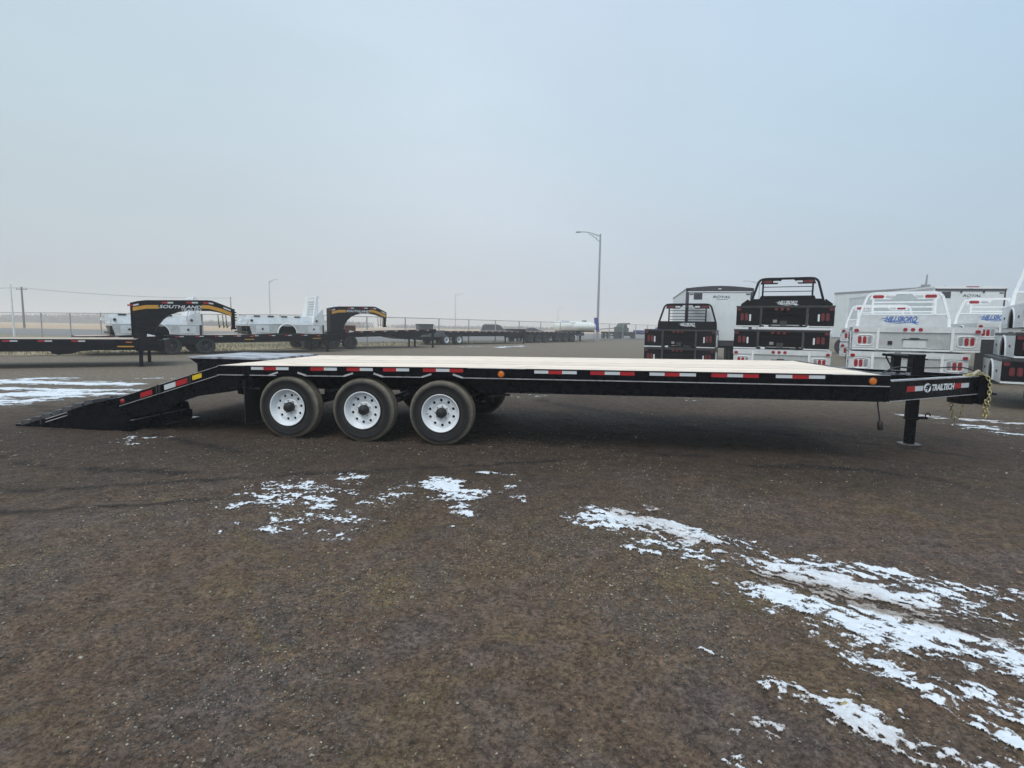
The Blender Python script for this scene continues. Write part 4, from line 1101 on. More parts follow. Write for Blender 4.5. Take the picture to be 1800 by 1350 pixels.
def headrack(parent, kind, Lb, H_, hr=0.97, logo_mat=None, bw=2.12, tw=1.66, panel=0.33, mid=False, bars=4, thick=0.05):
    m_ = M['black2'] if kind == 'black' else M['alumtrim']
    y = Lb-0.06; z0, z1 = H_, H_+hr
    fr = MB()
    k = 0.16
    path = [(-bw/2, y, z0), (-bw/2+0.02, y, z0+hr*0.28), (-tw/2-0.06, y, z1-0.10), (-tw/2+0.02, y, z1-0.02), (-tw/2+k, y, z1), (tw/2-k, y, z1), (tw/2-0.02, y, z1-0.02), (tw/2+0.06, y, z1-0.10), (bw/2-0.02, y, z0+hr*0.28), (bw/2, y, z0)]
    for i in range(len(path)-1): fr.bar(path[i], path[i+1], 0.07, thick*1.3)
    fr.build('rack_frame', m_, parent)
    # ears carrying lamps under the header
    for s in (-1, 1):
        e_ = MB(); e_.prism([(s*(tw/2-0.0), z1-0.17), (s*0.30, z1-0.17), (s*0.16, z1-0.03), (s*(tw/2-0.05), z1-0.03)], y-0.03, y+0.01)
        e_ = e_.build('rack_ear', m_, parent)
        lens(e_, s*(tw/2-0.20), z1-0.10, 0.26, 0.085, M['red'], y-0.03, 'rack_lamp'); lens(e_, s*(tw/2-0.46), z1-0.10, 0.20, 0.06, M['decal'] if kind == 'black' else M['alumrib'], y-0.03, 'rack_lamp')
        MB().bar((s*0.70, y, z0+panel), (s*0.70, y, z1-0.17), 0.05, 0.06).build('rack_post', m_, parent)
    for i in range(bars):
        z = z0+panel+ (hr-panel-0.20)*(i+0.6)/bars
        MB().bar((-0.70, y, z), (0.70, y, z), 0.03, 0.022 if kind == 'black' else 0.035).build('rack_bar', m_, parent)
    if mid: MB().bar((-0.02, y-0.02, z0+panel), (-0.02, y-0.02, z1-0.10), 0.05, 0.09).build('rack_mid_post', m_, parent)
    pn = MB(); pn.box(-bw/2+0.03, bw/2-0.03, y-0.015, y+0.015, z0, z0+panel)
    pn.build('rack_panel', M['black2'] if kind == 'black' else M['alumrib'], parent)
    logo(parent, 0.02 if kind == 'black' else -0.05, y-0.018, z0+panel*0.60, 0.68 if kind == 'black' else 0.92, M['decal'] if kind == 'black' else M['blue'], 1.15)
    if kind != 'black':
        MB().bar((-bw/2+0.05, y, z0+panel+0.01), (bw/2-0.05, y, z0+panel+0.01), 0.05, 0.03).build('rack_rail', m_, parent)
def truck_bed(label, kind, loc, az, H_=0.50, Lb=2.7, Wd=2.4, rack=None, sub=0.0, group=None, sidekind=None, logo_=True, name='truck_bed', plate=True):
    t = thing(name, label, 'truck bed', loc, -R(az), group)
    hw = Wd/2
    blk = kind == 'black'; LENSDIM[0] = blk
    skin = M['black2'] if blk else M['alum']; sk2 = M['black2'] if blk else M['alumrib']; trim = M['alumtrim']
    # deck
    MB().box(-hw, hw, 0, Lb, H_-0.06, H_).build('deck', M['steel'] if blk else M['alum'], t, 0.004)
    ed = MB(); ed.box(-hw-0.012, hw+0.012, -0.02, 0.0, H_-(0.035 if blk else 0.13), H_+0.004); ed.build('deck_edge', M['steel'] if blk else M['alum'], t)
    # rear skirt: outer panels, uprights, centre
    up = hw*0.47 if blk else hw*0.582
    for s in (-1, 1):
        a, b_ = sorted((s*hw, s*(up+0.03)))
        pn = MB(); pn.prism([(a, 0.05), (b_, 0.05), (b_, H_-0.06), (a, H_-0.06)], 0.004, 0.022); pn = pn.build('rear_panel', skin, t)
        MB().box(s*up-0.028, s*up+0.028, -0.03, 0.02, 0.02, H_-0.05).build('rear_upright', M['steel'] if blk else trim, t)
        st = MB(); st.box(a, b_, -0.014, 0.0035, 0.0, 0.034); st.build('bottom_strip', M['decal'] if blk else trim, t)
        lens(pn, s*(hw-0.07), H_-0.095, 0.10, 0.075, M['red'], 0.004 if blk else -0.02, 'corner_lamp')
        if blk:
            for i in range(2): lens(pn, s*(hw-0.15-0.115*i), H_*0.48, 0.082, H_*0.36, M['red'], 0.004)
            lens(pn, s*(hw-0.36), H_*0.44, 0.048, H_*0.34, M['decal'], 0.004, 'reverse_lamp')
        else:
            bz = MB(); cxx = s*(hw-0.25); n = 20
            ring = []
            for k in range(n+1):
                q = 2*PI*k/n; ca, sa = math.cos(q), math.sin(q)
                ring.append((cxx + 0.168*(abs(ca)**0.45)*(1 if ca > 0 else -1), -0.004, (H_-0.13)/2+0.02 + 0.122*(abs(sa)**0.5)*(1 if sa > 0 else -1)))
            bz.tube(ring, 0.011, 6, False); bz.build('lamp_bezel', trim, pn)
            for i in range(3):
                lens(pn, cxx + (i-1)*0.100, (H_-0.13)/2+0.02, 0.076, 0.175, M['red'] if (i < 2 if s < 0 else i > 0) else M['pole'], 0.004)
    if blk:
        c = MB(); c.box(-up, up, 0.20, 0.22, 0.06, H_-0.06); c = c.build('centre_panel', skin, t)
        c2 = MB(); c2.box(-up, up, 0.0, 0.05, 0.0, 0.045); c2.tube([(-up, 0.12, H_*0.62), (up, 0.12, H_*0.62)], 0.025, 8); c2.build('bumper_bar', M['black2'], t)
        b = MB(); b.dome((-0.42, 0.0, 0.022), 0.05, 0.006, 18, 2); b.v = [(-0.42+(x+0.42)*1.25, y-0.004, 0.022+(z-0.022)*0.62) for x, y, z in b.v]; b.build('oval_badge', M['decal'], t)
        b = MB(); b.box(-0.08, 0.08, -0.02, 0.2, 0.05, 0.17); b.box(0.25, 0.42, -0.006, 0.01, 0.01, 0.045); b.build('hitch_receiver', M['steel'], t)
        b = MB(); b.box(-0.26, -0.16, 0.05, 0.06, 0.12, 0.2); b.build('plug_socket', M['galv'], t)
    else:
        c = MB(); c.box(-up+0.03, up-0.03, 0.012, 0.03, 0.05, H_-0.13); c = c.build('centre_panel', sk2, t)
        nrib = 24
        rb = MB()
        for i in range(nrib):
            x = -up+0.05+(2*up-0.1)*(i+0.5)/nrib; rb.box(x-0.008, x+0.008, 0.004, 0.013, 0.06, H_-0.14)
        tag(rb.build('centre_ribs', sk2, t), kind='stuff')
        MB().box(-hw, hw, -0.016, 0.004, 0.0, 0.040).build('bottom_strip', trim, t)
        if plate:
            b = MB(); b.box(-0.20, 0.24, -0.012, 0.004, 0.07, 0.25); p_ = b.build('plate_recess', M['alum'], t)
            b = MB(); b.box(-0.22, 0.26, -0.03, 0.004, 0.26, 0.275); b.box(-0.08, 0.10, -0.035, 0.004, 0.275, 0.30); b.build('plate_light', M['steel'], p_)
            b = MB(); b.box(-0.50, -0.41, -0.012, 0.004, 0.13, 0.22); b.build('plug_socket', M['rubber'], t)
    for x in (-0.19, -0.045, 0.10) if blk else (-0.20, -0.055, 0.09):
        lens(t, x*1.0 + (0.0 if blk else 0.02), H_-(0.085 if blk else 0.062), 0.085, 0.078, M['red'], 0.0 if blk else -0.02, 'centre_lamp')
    for s in (-1, 1):
        side_panel(t, s*hw, H_, Lb, (M['alum'] if sidekind == 'alum' else skin), trim, y0=0.022)
    fr = MB()
    for x in (-0.43, 0.43): fr.box(x-0.04, x+0.04, 0.25, Lb-0.05, 0.02-sub, H_-0.061)
    for y in np.arange(0.4, Lb-0.2, 0.45): fr.box(-hw+0.1, hw-0.1, y, y+0.06, H_-0.14, H_-0.061)
    fr.build('under_frame', M['black2'], t)
    if rack: headrack(t, kind, Lb, H_, **rack)
    return t

# --- black pair with rack, left of the white trailer
truck_bed('lower bed of the left black stack, mostly hidden by the pine deck', 'black', (5.885, 19.39, 0.17), 22.8, 0.60, sub=0.15, group='black truck beds')
b1 = truck_bed('upper black truck bed of the left stack, under a slatted rack', 'black', (5.885, 19.39, 0.80), 22.8, 0.63, rack=dict(hr=1.0, mid=True, bars=4, bw=2.2), group='black truck beds')
# --- three-high stack behind the middle of the deck
truck_bed('silver truck bed at the foot of the tallest stack, just above the pine deck', 'silver', (7.37, 15.03, 0.36), 27.4, 0.545, sub=0.34, group='silver truck beds')
truck_bed('middle black truck bed of the tallest stack, resting on a silver one', 'black', (7.34, 15.05, 0.925), 27.4, 0.535, Wd=2.36, group='black truck beds')
b2 = truck_bed('topmost black truck bed of the tallest stack, with a slatted rack', 'black', (7.39, 15.03, 1.535), 27.4, 0.575, rack=dict(hr=0.96, bars=3, bw=2.06, tw=1.56), group='black truck beds')
rl = MB(); rl.tube([(-0.80, 2.95, 0.80), (-0.76, 2.95, 0.96), (0.76, 2.95, 0.96), (0.80, 2.95, 0.80)], 0.06, 10); rl.box(-0.6, -0.35, 2.75, 2.9, 0.58, 0.90); rl.build('roll_bar', M['black2'], b2)
rl = MB()
for s in (-1, 1): rl.prism([(s*1.02, 0.575), (s*1.20, 0.575), (s*1.20, 0.68), (s*1.02, 0.82)], 1.2, 2.6)
rl.pieces('side_box', M['black2'], b2)
# --- silver pair with blue lettering
truck_bed('lower silver truck bed of the nearest silver stack, half hidden behind the trailer jack', 'silver', (9.27, 12.85, 0.49), 29.7, 0.475, Wd=2.30, sub=0.47, group='silver truck beds', plate=False)
b3 = truck_bed('nearest silver truck bed with blue wing lettering on its rack, on top of another', 'silver', (9.36, 12.79, 1.01), 29.7, 0.555, Wd=2.43, rack=dict(hr=0.95, bars=3, panel=0.36, thick=0.045, bw=2.07, tw=1.57), group='silver truck beds')
# --- silver stack half hidden to its left
truck_bed('lower silver truck bed in the gap between tallest stack and nearest silver stack', 'silver', (12.35, 18.3, 0.62), 31, 0.45, sub=0.60, group='silver truck beds')
truck_bed('upper silver truck bed with rack in the gap left of the nearest silver stack', 'silver', (12.35, 18.3, 1.12), 31, 0.45, rack=dict(hr=0.86, bars=3), group='silver truck beds')
# --- silver bed behind, to the right
truck_bed('silver truck bed at the back, blue logo part-hidden, right of nearest silver stack', 'silver', (14.19, 15.0, 1.28), 25, 0.46, rack=dict(hr=0.80, bars=2), sub=1.26, group='silver truck beds')
# --- stack at the right edge, seen from the side with round arches
AZ5 = 35
def rearleft(x, y, az=AZ5): a = R(az); return (x+1.2*math.cos(a), y-1.2*math.sin(a))
p = rearleft(9.24, 10.3); truck_bed('lowest black-backed truck bed of the right-edge stack, round arch in its silver side', 'black', (p[0], p[1], 0.505), AZ5, 0.46, sidekind='alum', sub=0.50, group='black truck beds')
p = rearleft(9.40, 10.25); truck_bed('middle black-backed truck bed of the right-edge stack, round arch in its silver side', 'black', (p[0], p[1], 0.985), AZ5, 0.475, sidekind='alum', group='black truck beds')
p = rearleft(9.56, 10.3); truck_bed('top silver truck bed of the right-edge stack, its rack cut off by the photo edge', 'silver', (p[0], p[1], 1.56), AZ5, 0.47, rack=dict(hr=0.99), group='silver truck beds')

# --- tall silver service beds carried on the second gooseneck trailer
def service_bed(label, x0, Lb, zdeck, rackh, label_rack=True):
    t = thing('service_bed', label, 'truck bed', (0, 0, 0), 0, 'silver truck beds on the trailer')
    ang = R(42); ca, sa = math.cos(ang), math.sin(ang)
    t.location = (-9.62 + x0*ca - 0.12*sa, 28.4 + x0*sa + 0.12*ca, zdeck); t.rotation_euler = (0, 0, ang)
    n = 16; ya = Lb*0.50; ra = 0.46
    for v0, s in ((0.0, -1), (2.28, 1)):
        poly = [(0.12, 0.0)] + [(ya-ra*math.cos(PI*k/n), 0.06+ra*math.sin(PI*k/n)) for k in range(n+1)] + [(Lb, 0.0), (Lb, 0.47), (0.0, 0.47)]
        MB().prism(poly, v0, v0+0.03).build('side_panel', M['alumrib'], t)
        MB().tube([(ya-ra*math.cos(PI*k/n), v0-0.005, 0.06+ra*math.sin(PI*k/n)) for k in range(n+1)], 0.026, 6).build('wheel_arch_trim', M['alumtrim'], t)
        # sloping upper toolbox
        b = MB()
        y1 = v0+0.03 if s < 0 else v0
        lo = (v0, v0+0.45) if s < 0 else (v0-0.42, v0+0.03)
        b.prism([(lo[0], 0.475), (lo[1], 0.475), (lo[1]-(0 if s < 0 else 0.12), 0.88), (lo[0]+(0.12 if s < 0 else 0), 0.88)], 0.02, Lb-0.5, 'x')
        ub = b.build('upper_toolbox', M['alum'], t)
        for i in range(4):
            xx = 0.25+i*(Lb-1.0)/4
            MB().box(xx, xx+0.28, lo[0]+0.08, lo[0]+0.13, 0.84, 0.90).build('toolbox_hinge', M['steel'], ub)
        for xx in (0.3, Lb-0.75):
            MB().box(xx, xx+0.6, v0-0.010 if s < 0 else v0+0.03, v0 if s < 0 else v0+0.04, 0.10, 0.42).build('box_door', M['alum'], t)
            MB().disc((xx+0.3, v0-0.010 if s < 0 else v0+0.04, 0.26), 0.05, -0.02 if s < 0 else 0.02, 12).build('door_latch', M['steel'], t)
        for xx, zz in ((0.12, 0.66), (Lb-0.30, 0.68)): MB().disc((xx, v0+0.05 if s < 0 else v0, zz), 0.055, -0.08 if s < 0 else 0.06, 12).build('side_lamp', M['rubber'], t)
    MB().box(0.0, Lb, 0.03, 2.28, 0.40, 0.46).build('deck', M['alum'], t)
    b = MB()
    for v in (0.75, 1.5): b.box(0.1, Lb, v, v+0.08, 0.0, 0.40)
    b.build('under_frame', M['black2'], t)
    MB().box(-0.05, 0.08, 0.05, 2.25, 0.06, 0.14).build('rear_bumper', M['black2'], t)
    MB().prism([(-0.32, 0.62), (0.0, 0.56), (0.0, 0.72), (-0.30, 0.74)], 0.2, 0.5).build('tail_fitting', M['alumtrim'], t)
    # front corner panel and tall tapered rack with louvres, seen nearly edge on
    for v0 in (0.0, 2.26):
        MB().prism([(Lb-0.48, 0.475), (Lb+0.10, 0.475), (Lb+0.06, rackh-0.62), (Lb-0.40, 0.88)], v0, v0+0.04).build('corner_panel', M['alum'], t)
    MB().prism([(0.10, 0.475), (2.20, 0.475), (1.86, rackh), (0.46, rackh)], Lb-0.02, Lb+0.02, 'x').build('rack_panel', M['alumtrim'], t)
    for i in range(6):
        z = 1.0+i*(rackh-1.15)/6
        MB().box(Lb-0.05, Lb-0.021, 0.55, 1.75, z, z+0.07).build('louvre', M['alumrib'], t)
    b = MB(); b.bar((Lb-0.22, 0.42, 0.88), (Lb-0.02, 0.52, rackh), 0.06, 0.22); b.bar((Lb-0.22, 1.88, 0.88), (Lb-0.02, 1.78, rackh), 0.06, 0.22); b.bar((Lb-0.02, 0.46, rackh), (Lb-0.02, 1.86, rackh), 0.08, 0.08)
    b.build('rack_frame', M['alumtrim'], t)
    b = MB(); b.box(Lb+0.03, Lb+0.12, 0.06, 0.14, 0.02, 0.95); b.box(Lb+0.03, Lb+0.12, 2.1, 2.2, 0.02, 0.95); b.pieces('front_upright', M['steel'], t)
    return t
service_bed('silver service bed on the trailer deck, seen through the arch of the leftmost gooseneck', -9.05, 3.2, 0.83, 1.70)
service_bed('silver service bed with round wheel arch on the trailer deck between the two goosenecks', -3.75, 3.55, 0.90, 1.95)
t3 = thing('service_bed', 'silver truck bed mostly hidden behind the second gooseneck, only its rack tip and lamp showing', 'truck bed', (-11.2, 33.0, 1.02), R(42), 'silver truck beds on the trailer')
b = MB(); b.prism([(0.3, 0.0), (2.1, 0.0), (1.7, 1.55), (0.7, 1.55)], 0.94, 1.0, 'x'); b.build('rack_panel', M['alumtrim'], t3)
b = MB(); b.box(-1.6, 1.0, 0.0, 2.2, 0.04, 0.5); b.build('body', M['alum'], t3, 0.02)
b = MB(); b.disc((0.8, 0.0, 0.36), 0.07, -0.03, 12); b.build('side_lamp', M['rubber'], t3)
b = MB(); b.box(0, 0.62, 0, 0.5, 0, 0.36); o = b.build('chest', M['rust'], None, 0.01); o.location = (-9.55, 31.3, 1.03); o.rotation_euler = (0, 0, R(42))
tag(o, 'rusty brown chest on the deck just behind the second gooseneck', 'chest')

# ================================================================== ENCLOSED TRAILERS
def enclosed(label, loc, az, Wd, Ln, z0, z1, trim, name_side=False, arch=True):
    t = thing('enclosed_trailer', label, 'trailer', loc, -R(az), 'white enclosed trailers')
    MB().box(0.03, Wd-0.03, 0.02, Ln, z0, z1-0.06).build('body', M['whiteskin'], t)
    # roof, slightly arched
    b = MB(); n = 10
    pts = [(Wd*k/n, z1-0.08+ (0.09*math.sin(PI*k/n) if arch else 0.04)) for k in range(n+1)]
    b.prism([(0, z1-0.12)] + pts + [(Wd, z1-0.12)], 0.0, Ln); b.build('roof', M['galv'] if trim is M['charcoal'] else M['alumtrim'], t)
    fr = MB(); fw_ = 0.12
    fr.box(0, fw_, -0.05, 0.03, z0-0.1, z1-0.12); fr.box(Wd-fw_, Wd, -0.05, 0.03, z0-0.1, z1-0.12)
    fr.prism([(0, z1-0.20)] + [(a, z+0.0) for a, z in pts] + [(Wd, z1-0.20)], -0.05, 0.0); fr.build('rear_frame', trim, t)
    MB().box(fw_, Wd-fw_, -0.04, 0.01, z0, z1-0.26).build('ramp_door', M['whiteskin'], t)
    MB().box(0.06, Wd-0.06, -0.062, -0.05, z1-0.235, z1-0.205).build('drip_strip', M['alumtrim'], t)
    MB().box(fw_+0.18, fw_+0.50, -0.052, -0.04, z1-0.52, z1-0.27).build('door_vent', M['charcoal'], t)
    for x in (fw_+0.02, Wd-fw_-0.16): MB().box(x, x+0.14, -0.055, -0.04, z1-0.33, z1-0.29).build('door_hinge', M['charcoal'], t)
    MB().box(Wd/2-0.06, Wd/2+0.06, -0.062, -0.05, z1-0.13, z1-0.09).build('centre_lamp', M['decal'], t)
    text('name_lettering', 'ROYAL', (Wd*0.40, -0.041, z1-0.47), (1, 0, 0), (0, 0, 1), 0.66, 0.10, M['greyprint'], t, 0.35, 0.015)
    MB().box(Wd*0.46, Wd*0.62, -0.044, -0.041, z1-0.53, z1-0.515).build('underline_print', M['greyprint'], t)
    b = MB(); b.box(0, Wd, -0.08, 0.1, z0-0.22, z0-0.02); b.build('bumper', M['charcoal'], t)
    for i in range(3): MB().box(0.25+i*0.85, 0.42+i*0.85, -0.086, -0.08, z0-0.12, z0-0.07).build('red_marker', M['red'], t)
    MB().box(0.2, Wd-0.2, 0.1, Ln-0.1, z0-0.3, z0-0.02).build('frame', M['black2'], t)
    for y in (Ln*0.5-0.5, Ln*0.5+0.5):
        for x in (0.15, Wd-0.15):
            b = MB(); b.tube([(x-0.12, y, 0.38), (x+0.12, y, 0.38)], 0.38, 28); b.build('wheel', M['rubber'], t)
    if name_side:
        text('side_lettering', 'ROYAL', (0.018, 1.6, z1-0.62), (0, -1, 0), (0, 0, 1), 1.0, 0.14, M['greyprint'], t, 0.35, 0.015)
    return t
enclosed('white enclosed trailer with charcoal rear frame, standing between the two black stacks', (6.87, 22.0, 0), 12, 2.52, 7.0, 1.03, 3.15, M['charcoal'])
e2_ = enclosed('white enclosed trailer with dark header line and white edges, behind the nearest silver bed', (17.0, 22.4, 0), 10, 2.62, 8.0, 1.0, 3.38, M['alumtrim'], arch=False)
MB().box(0.05, 2.57, -0.064, -0.05, 3.15, 3.235).build('header_strip', M['charcoal'], e2_)
MB().box(2.50, 2.555, -0.064, -0.05, 1.6, 3.15).build('side_strip', M['charcoal'], e2_)
MB().box(1.15, 1.6, -0.06, -0.05, 3.30, 3.33).build('red_marker', M['red'], e2_)
for x in (0.95, 1.75): MB().box(x, x+0.06, -0.07, -0.05, 3.07, 3.15).build('header_bracket', M['charcoal'], e2_)
# long white semi-trailer showing its side
st = thing('box_semitrailer', 'long plain white semitrailer side rising behind the nearest silver bed', 'trailer', (23.4, 30.0, 0), R(19))
MB().box(0, 2.55, 0, 6.8, 1.1, 3.92).build('body', M['whiteskin'], st)
b = MB(); b.box(-0.02, 2.57, -0.02, 6.82, 3.90, 4.02); b.build('top_rail', M['galv'], st)
b = MB(); b.box(-0.02, 2.57, -0.02, 6.82, 1.0, 1.12); b.build('bottom_rail', M['galv'], st)
for i in range(11): MB().box(-0.014, 0.001, 0.3+i*0.62, 0.34+i*0.62, 1.14, 3.88).build('side_post', M['whiteskin'], st)
text('side_lettering', 'ROYAL', (-0.018, 2.05, 3.58), (0, -1, 0), (0, 0, 1), 1.4, 0.2, M['greyprint'], st, 0.35, 0.015)
for y in (4.9, 6.1):
    for x in (0.2, 2.35): MB().tube([(x-0.15, y, 0.5), (x+0.15, y, 0.5)], 0.5, 28).build('wheel', M['rubber'], st)
MB().box(0.5, 0.8, 1.4, 1.6, 0.0, 1.0).build('landing_leg', M['black2'], st)
MB().box(1.7, 2.0, 1.4, 1.6, 0.0, 1.0).build('landing_leg', M['black2'], st)

# ================================================================== FENCE, POLES, WIRES, VEHICLES
fn = thing('chain_link_fence', 'grey chain-link fence with top rail running behind the parked trailers', 'fence', (0, 0, 0))
HF = 2.03
def pt(i): return FC + FR*i if i >= 0 else FC + FL*(-i)
post = MB().tube([(0, 0, 0), (0, 0, HF)], 0.04, 8).build('post', M['galv'], fn)
for i in range(-13, 34):
    o = post if i == -13 else post.copy()
    if i != -13: COL.objects.link(o); o.parent = fn
    o.location = pt(i)
for a, b_ in ((-13, 0), (0, 33)):
    MB().tube([pt(a)+Vector((0, 0, HF-0.03)), pt(b_)+Vector((0, 0, HF-0.03))], 0.026, 6).build('top_rail', M['galv'], fn)
    p, q = pt(a), pt(b_)
    MB().add([(p.x, p.y, 0.03), (q.x, q.y, 0.03), (q.x, q.y, HF-0.04), (p.x, p.y, HF-0.04)], [(0, 1, 2, 3)]).build('wire_mesh', M['link'], fn)

def lamp_pole(label, base, h, arm, azarm, r=0.11, group='street lamps beyond the fence', cat='street lamp'):
    t = thing('street_lamp', label, cat, base, azarm, group)
    MB().tube([(0, 0, 0), (0, 0, h*0.5), (0, 0, h)], [r, r*0.82, r*0.6], 12).build('pole', M['pole'], t)
    MB().box(-0.2, 0.2, -0.2, 0.2, 0, 0.12).build('pole_base', M['pole'], t)
    b = MB(); n = 10
    P1 = [(-arm*k/n, 0, h-0.25+0.55*math.sin(PI/2*k/n)) for k in range(n+1)]
    P2 = [(-arm*0.9*k/n, 0, h-0.95+1.15*math.sin(PI/2*k/n)) for k in range(n+1)]
    b.tube(P1, 0.05, 8); b.tube(P2[:8], 0.04, 8)
    for k in (2, 4): b.tube([P1[k], P2[k]], 0.025, 6)
    b.build('arm', M['pole'], t)
    b = MB(); b.tube([(-arm, 0, h+0.30), (-arm-0.25, 0, h+0.31), (-arm-0.62, 0, h+0.28), (-arm-0.72, 0, h+0.26)], [0.06, 0.15, 0.14, 0.05], 10); b.v = [(x, y, h+0.28+(z-h-0.28)*0.6) for x, y, z in b.v]
    b.build('lamp_head', M['galv'], t)
    return t
lamp_pole('tall grey street lamp with curved double arm just right of the white tank', (9.95, 64.5, 0), 12.3, 2.15, R(-12), 0.155)
lamp_pole('hazy street lamp left of centre, above the left silver beds', (-66.3, 150, 0), 13.0, 2.2, R(160), 0.14)
lamp_pole('very faint street lamp in the haze above the white-rimmed trailer', (-23.1, 220, 0), 14.2, 2.6, R(170), 0.16)
lamp_pole('faint street lamp whose arm shows above the tallest black stack', (57.8, 130, 0), 12.9, 2.9, R(-20), 0.13)
lamp_pole('faintest street lamp left of the tall lamp, nearly lost in haze', (24.5, 300, 0), 12, 2.4, R(170), 0.17)
def upole(label, base, h, r=0.13, arm=True, lean=0):
    t = thing('utility_pole', label, 'utility pole', base, 0, 'utility poles along the road')
    MB().tube([(0, 0, 0), (lean, 0, h)], [r, r*0.7], 10).build('pole', M['timber'], t)
    if arm:
        MB().bar((-0.9, 0, h-0.4), (0.9, 0, h-0.4), 0.09, 0.11).build('crossarm', M['timber'], t)
        b = MB()
        for x in (-0.8, 0.0, 0.8): b.tube([(x, 0, h-0.34), (x, 0, h-0.14)], 0.04, 8)
        b.build('insulator', M['galv'], t)
    return t
upole('brown utility pole with crossarm, second pole from the left edge', (-82, 92, 0), 6.9, 0.17)
upole('thin utility pole rising right of the leftmost gooseneck', (-51.8, 101, 0), 6.2, 0.10, False)
o = MB().tube([(0, 0, 0), (0, 0, 2.3), (0, 0, 4.15)], [0.075, 0.06, 0.045], 10).build('steel_post', M['alum']); o.location = (-38.8, 42.6, 0)
tag(o, 'bare pale steel post at the far left, just behind the fence', 'post')
wr = MB()
def wire(a, b_, sag):
    a, b_ = Vector(a), Vector(b_)
    wr.tube([a.lerp(b_, k/12) - Vector((0, 0, sag*4*(k/12)*(1-k/12))) for k in range(13)], 0.013, 4, False)
for dx_ in (-0.8, 0.8):
    wire((-82+dx_, 92, 6.75), (-51.8+dx_*.3, 101, 6.0), 0.5); wire((-82+dx_, 92, 6.75), (-125+dx_, 86, 7.0), 0.6)
tag(wr.build('power_line', M['cable']), 'thin power lines sagging between the utility poles at left', 'power line')
# antenna mast behind the stacks
t = thing('antenna_mast', 'grey antenna mast with small crosspieces rising above the long white semitrailer', 'mast', (33.5, 45, 0))
MB().tube([(0, 0, 0), (0, 0, 5.0), (0.05, 0, 6.2)], [0.10, 0.09, 0.05], 8).build('pole', M['pole'], t)
b = MB(); b.bar((-0.55, 0, 5.15), (0.55, 0, 5.15), 0.12, 0.12); b.bar((-0.3, 0, 5.3), (0.3, 0, 5.3), 0.25, 0.18); b.build('crosspiece', M['pole'], t)

def car(label, loc, ang, Ln, Ht, kind, matp):
    t = thing('parked_car', label, 'car', loc, R(ang))
    if kind == 'suv':
        P = [(0, 0.35), (0.03, 0.95), (0.15, 1.05), (0.32, Ht-0.12), (0.55, Ht), (2.7, Ht), (3.0, Ht-0.1), (3.55, 1.12), (4.5, 0.98), (Ln-0.1, 0.82), (Ln, 0.4), (Ln-0.1, 0.28), (0.1, 0.28)]
        G = [(0.42, 1.08), (0.58, Ht-0.14), (2.66, Ht-0.12), (2.9, Ht-0.2), (3.3, 1.12)]
    else:
        P = [(0, 0.4), (0.05, 0.95), (1.0, 1.05), (1.7, Ht), (2.8, Ht), (3.5, 1.02), (Ln-0.1, 0.85), (Ln, 0.4), (Ln-0.1, 0.28), (0.1, 0.28)]
        G = [(1.25, 1.05), (1.78, Ht-0.1), (2.74, Ht-0.1), (3.25, 1.03)]
    MB().prism(P, 0, 1.85).build('body', matp, t, 0.05)
    for y in (-0.012, 1.852): MB().prism(G, y, y+0.01).build('side_window', M['carglass'], t)
    for x in (0.85, Ln-0.95):
        for y in (0.02, 1.63): MB().tube([(x, y-0.03, 0.35), (x, y+0.22, 0.35)], 0.35, 20).build('wheel', M['rubber'], t)
    b = MB(); b.bar((0.6, 0.25, Ht+0.06), (2.5, 0.25, Ht+0.06), 0.05, 0.05); b.bar((0.6, 1.6, Ht+0.06), (2.5, 1.6, Ht+0.06), 0.05, 0.05)
    for x in (0.7, 2.4):
        for y in (0.25, 1.6): b.box(x, x+0.05, y-0.02, y+0.02, Ht-0.02, Ht+0.05)
    if kind == 'suv': b.build('roof_rack', M['charcoal'], t)
    return t
car('dark sport utility vehicle on the road beyond the fence, seen over the white-rimmed trailer', (-4.95, 84, 0.04), 4, 4.9, 1.78, 'suv', M['darkcar'])
car('low dark car ahead of the sport utility vehicle beyond the fence', (0.9, 92, 0.04), 4, 4.6, 1.35, 'sedan', M['darkcar'])

# ================================================================== VEGETATION
# dry grass on the verge: individual blades
edge_a = np.array(edge[:-1])
nb_ = 60000
cx_ = rng.uniform(-34, 18, nb_*3); cy_ = rng.uniform(19, 80, nb_*3)
ye = np.interp(cx_, edge_a[:, 0], edge_a[:, 1])
ftop = np.where(cx_ < FC.x, FC.y + (FC.x-cx_)*0.3386, FC.y + (cx_-FC.x)*1.2275)
keep = (cy_ > ye + 0.3*rng.random(len(cx_))) & (cy_ < ftop+9)
keep &= rng.random(len(cx_)) < (0.35 + 0.65*(fbm(cx_*0.5, cy_*0.5, 71, 3) > 0.47))
cx_, cy_ = cx_[keep][:nb_], cy_[keep][:nb_]
n = len(cx_); hgt = rng.uniform(0.04, 0.16, n)*(0.6+fbm(cx_*0.3, cy_*0.3, 77, 3)); wd = rng.uniform(0.012, 0.03, n)
th = rng.uniform(0, PI, n); ln_ = rng.normal(0, 0.06, (n, 2))
V = np.zeros((n, 3, 3)); V[:, 0] = np.stack([cx_-wd*np.cos(th), cy_-wd*np.sin(th), np.full(n, 0.0)], -1); V[:, 1] = np.stack([cx_+wd*np.cos(th), cy_+wd*np.sin(th), np.full(n, 0.0)], -1)
V[:, 2] = np.stack([cx_+ln_[:, 0], cy_+ln_[:, 1], hgt], -1)
def tinted(name, V, F, mat, tint, smooth=False):
    o = mesh_np(name, V, F, mat, smooth); a = o.data.attributes.new('tint', 'FLOAT_COLOR', 'POINT')
    a.data.foreach_set('color', tint.astype(np.float32).ravel()); return o
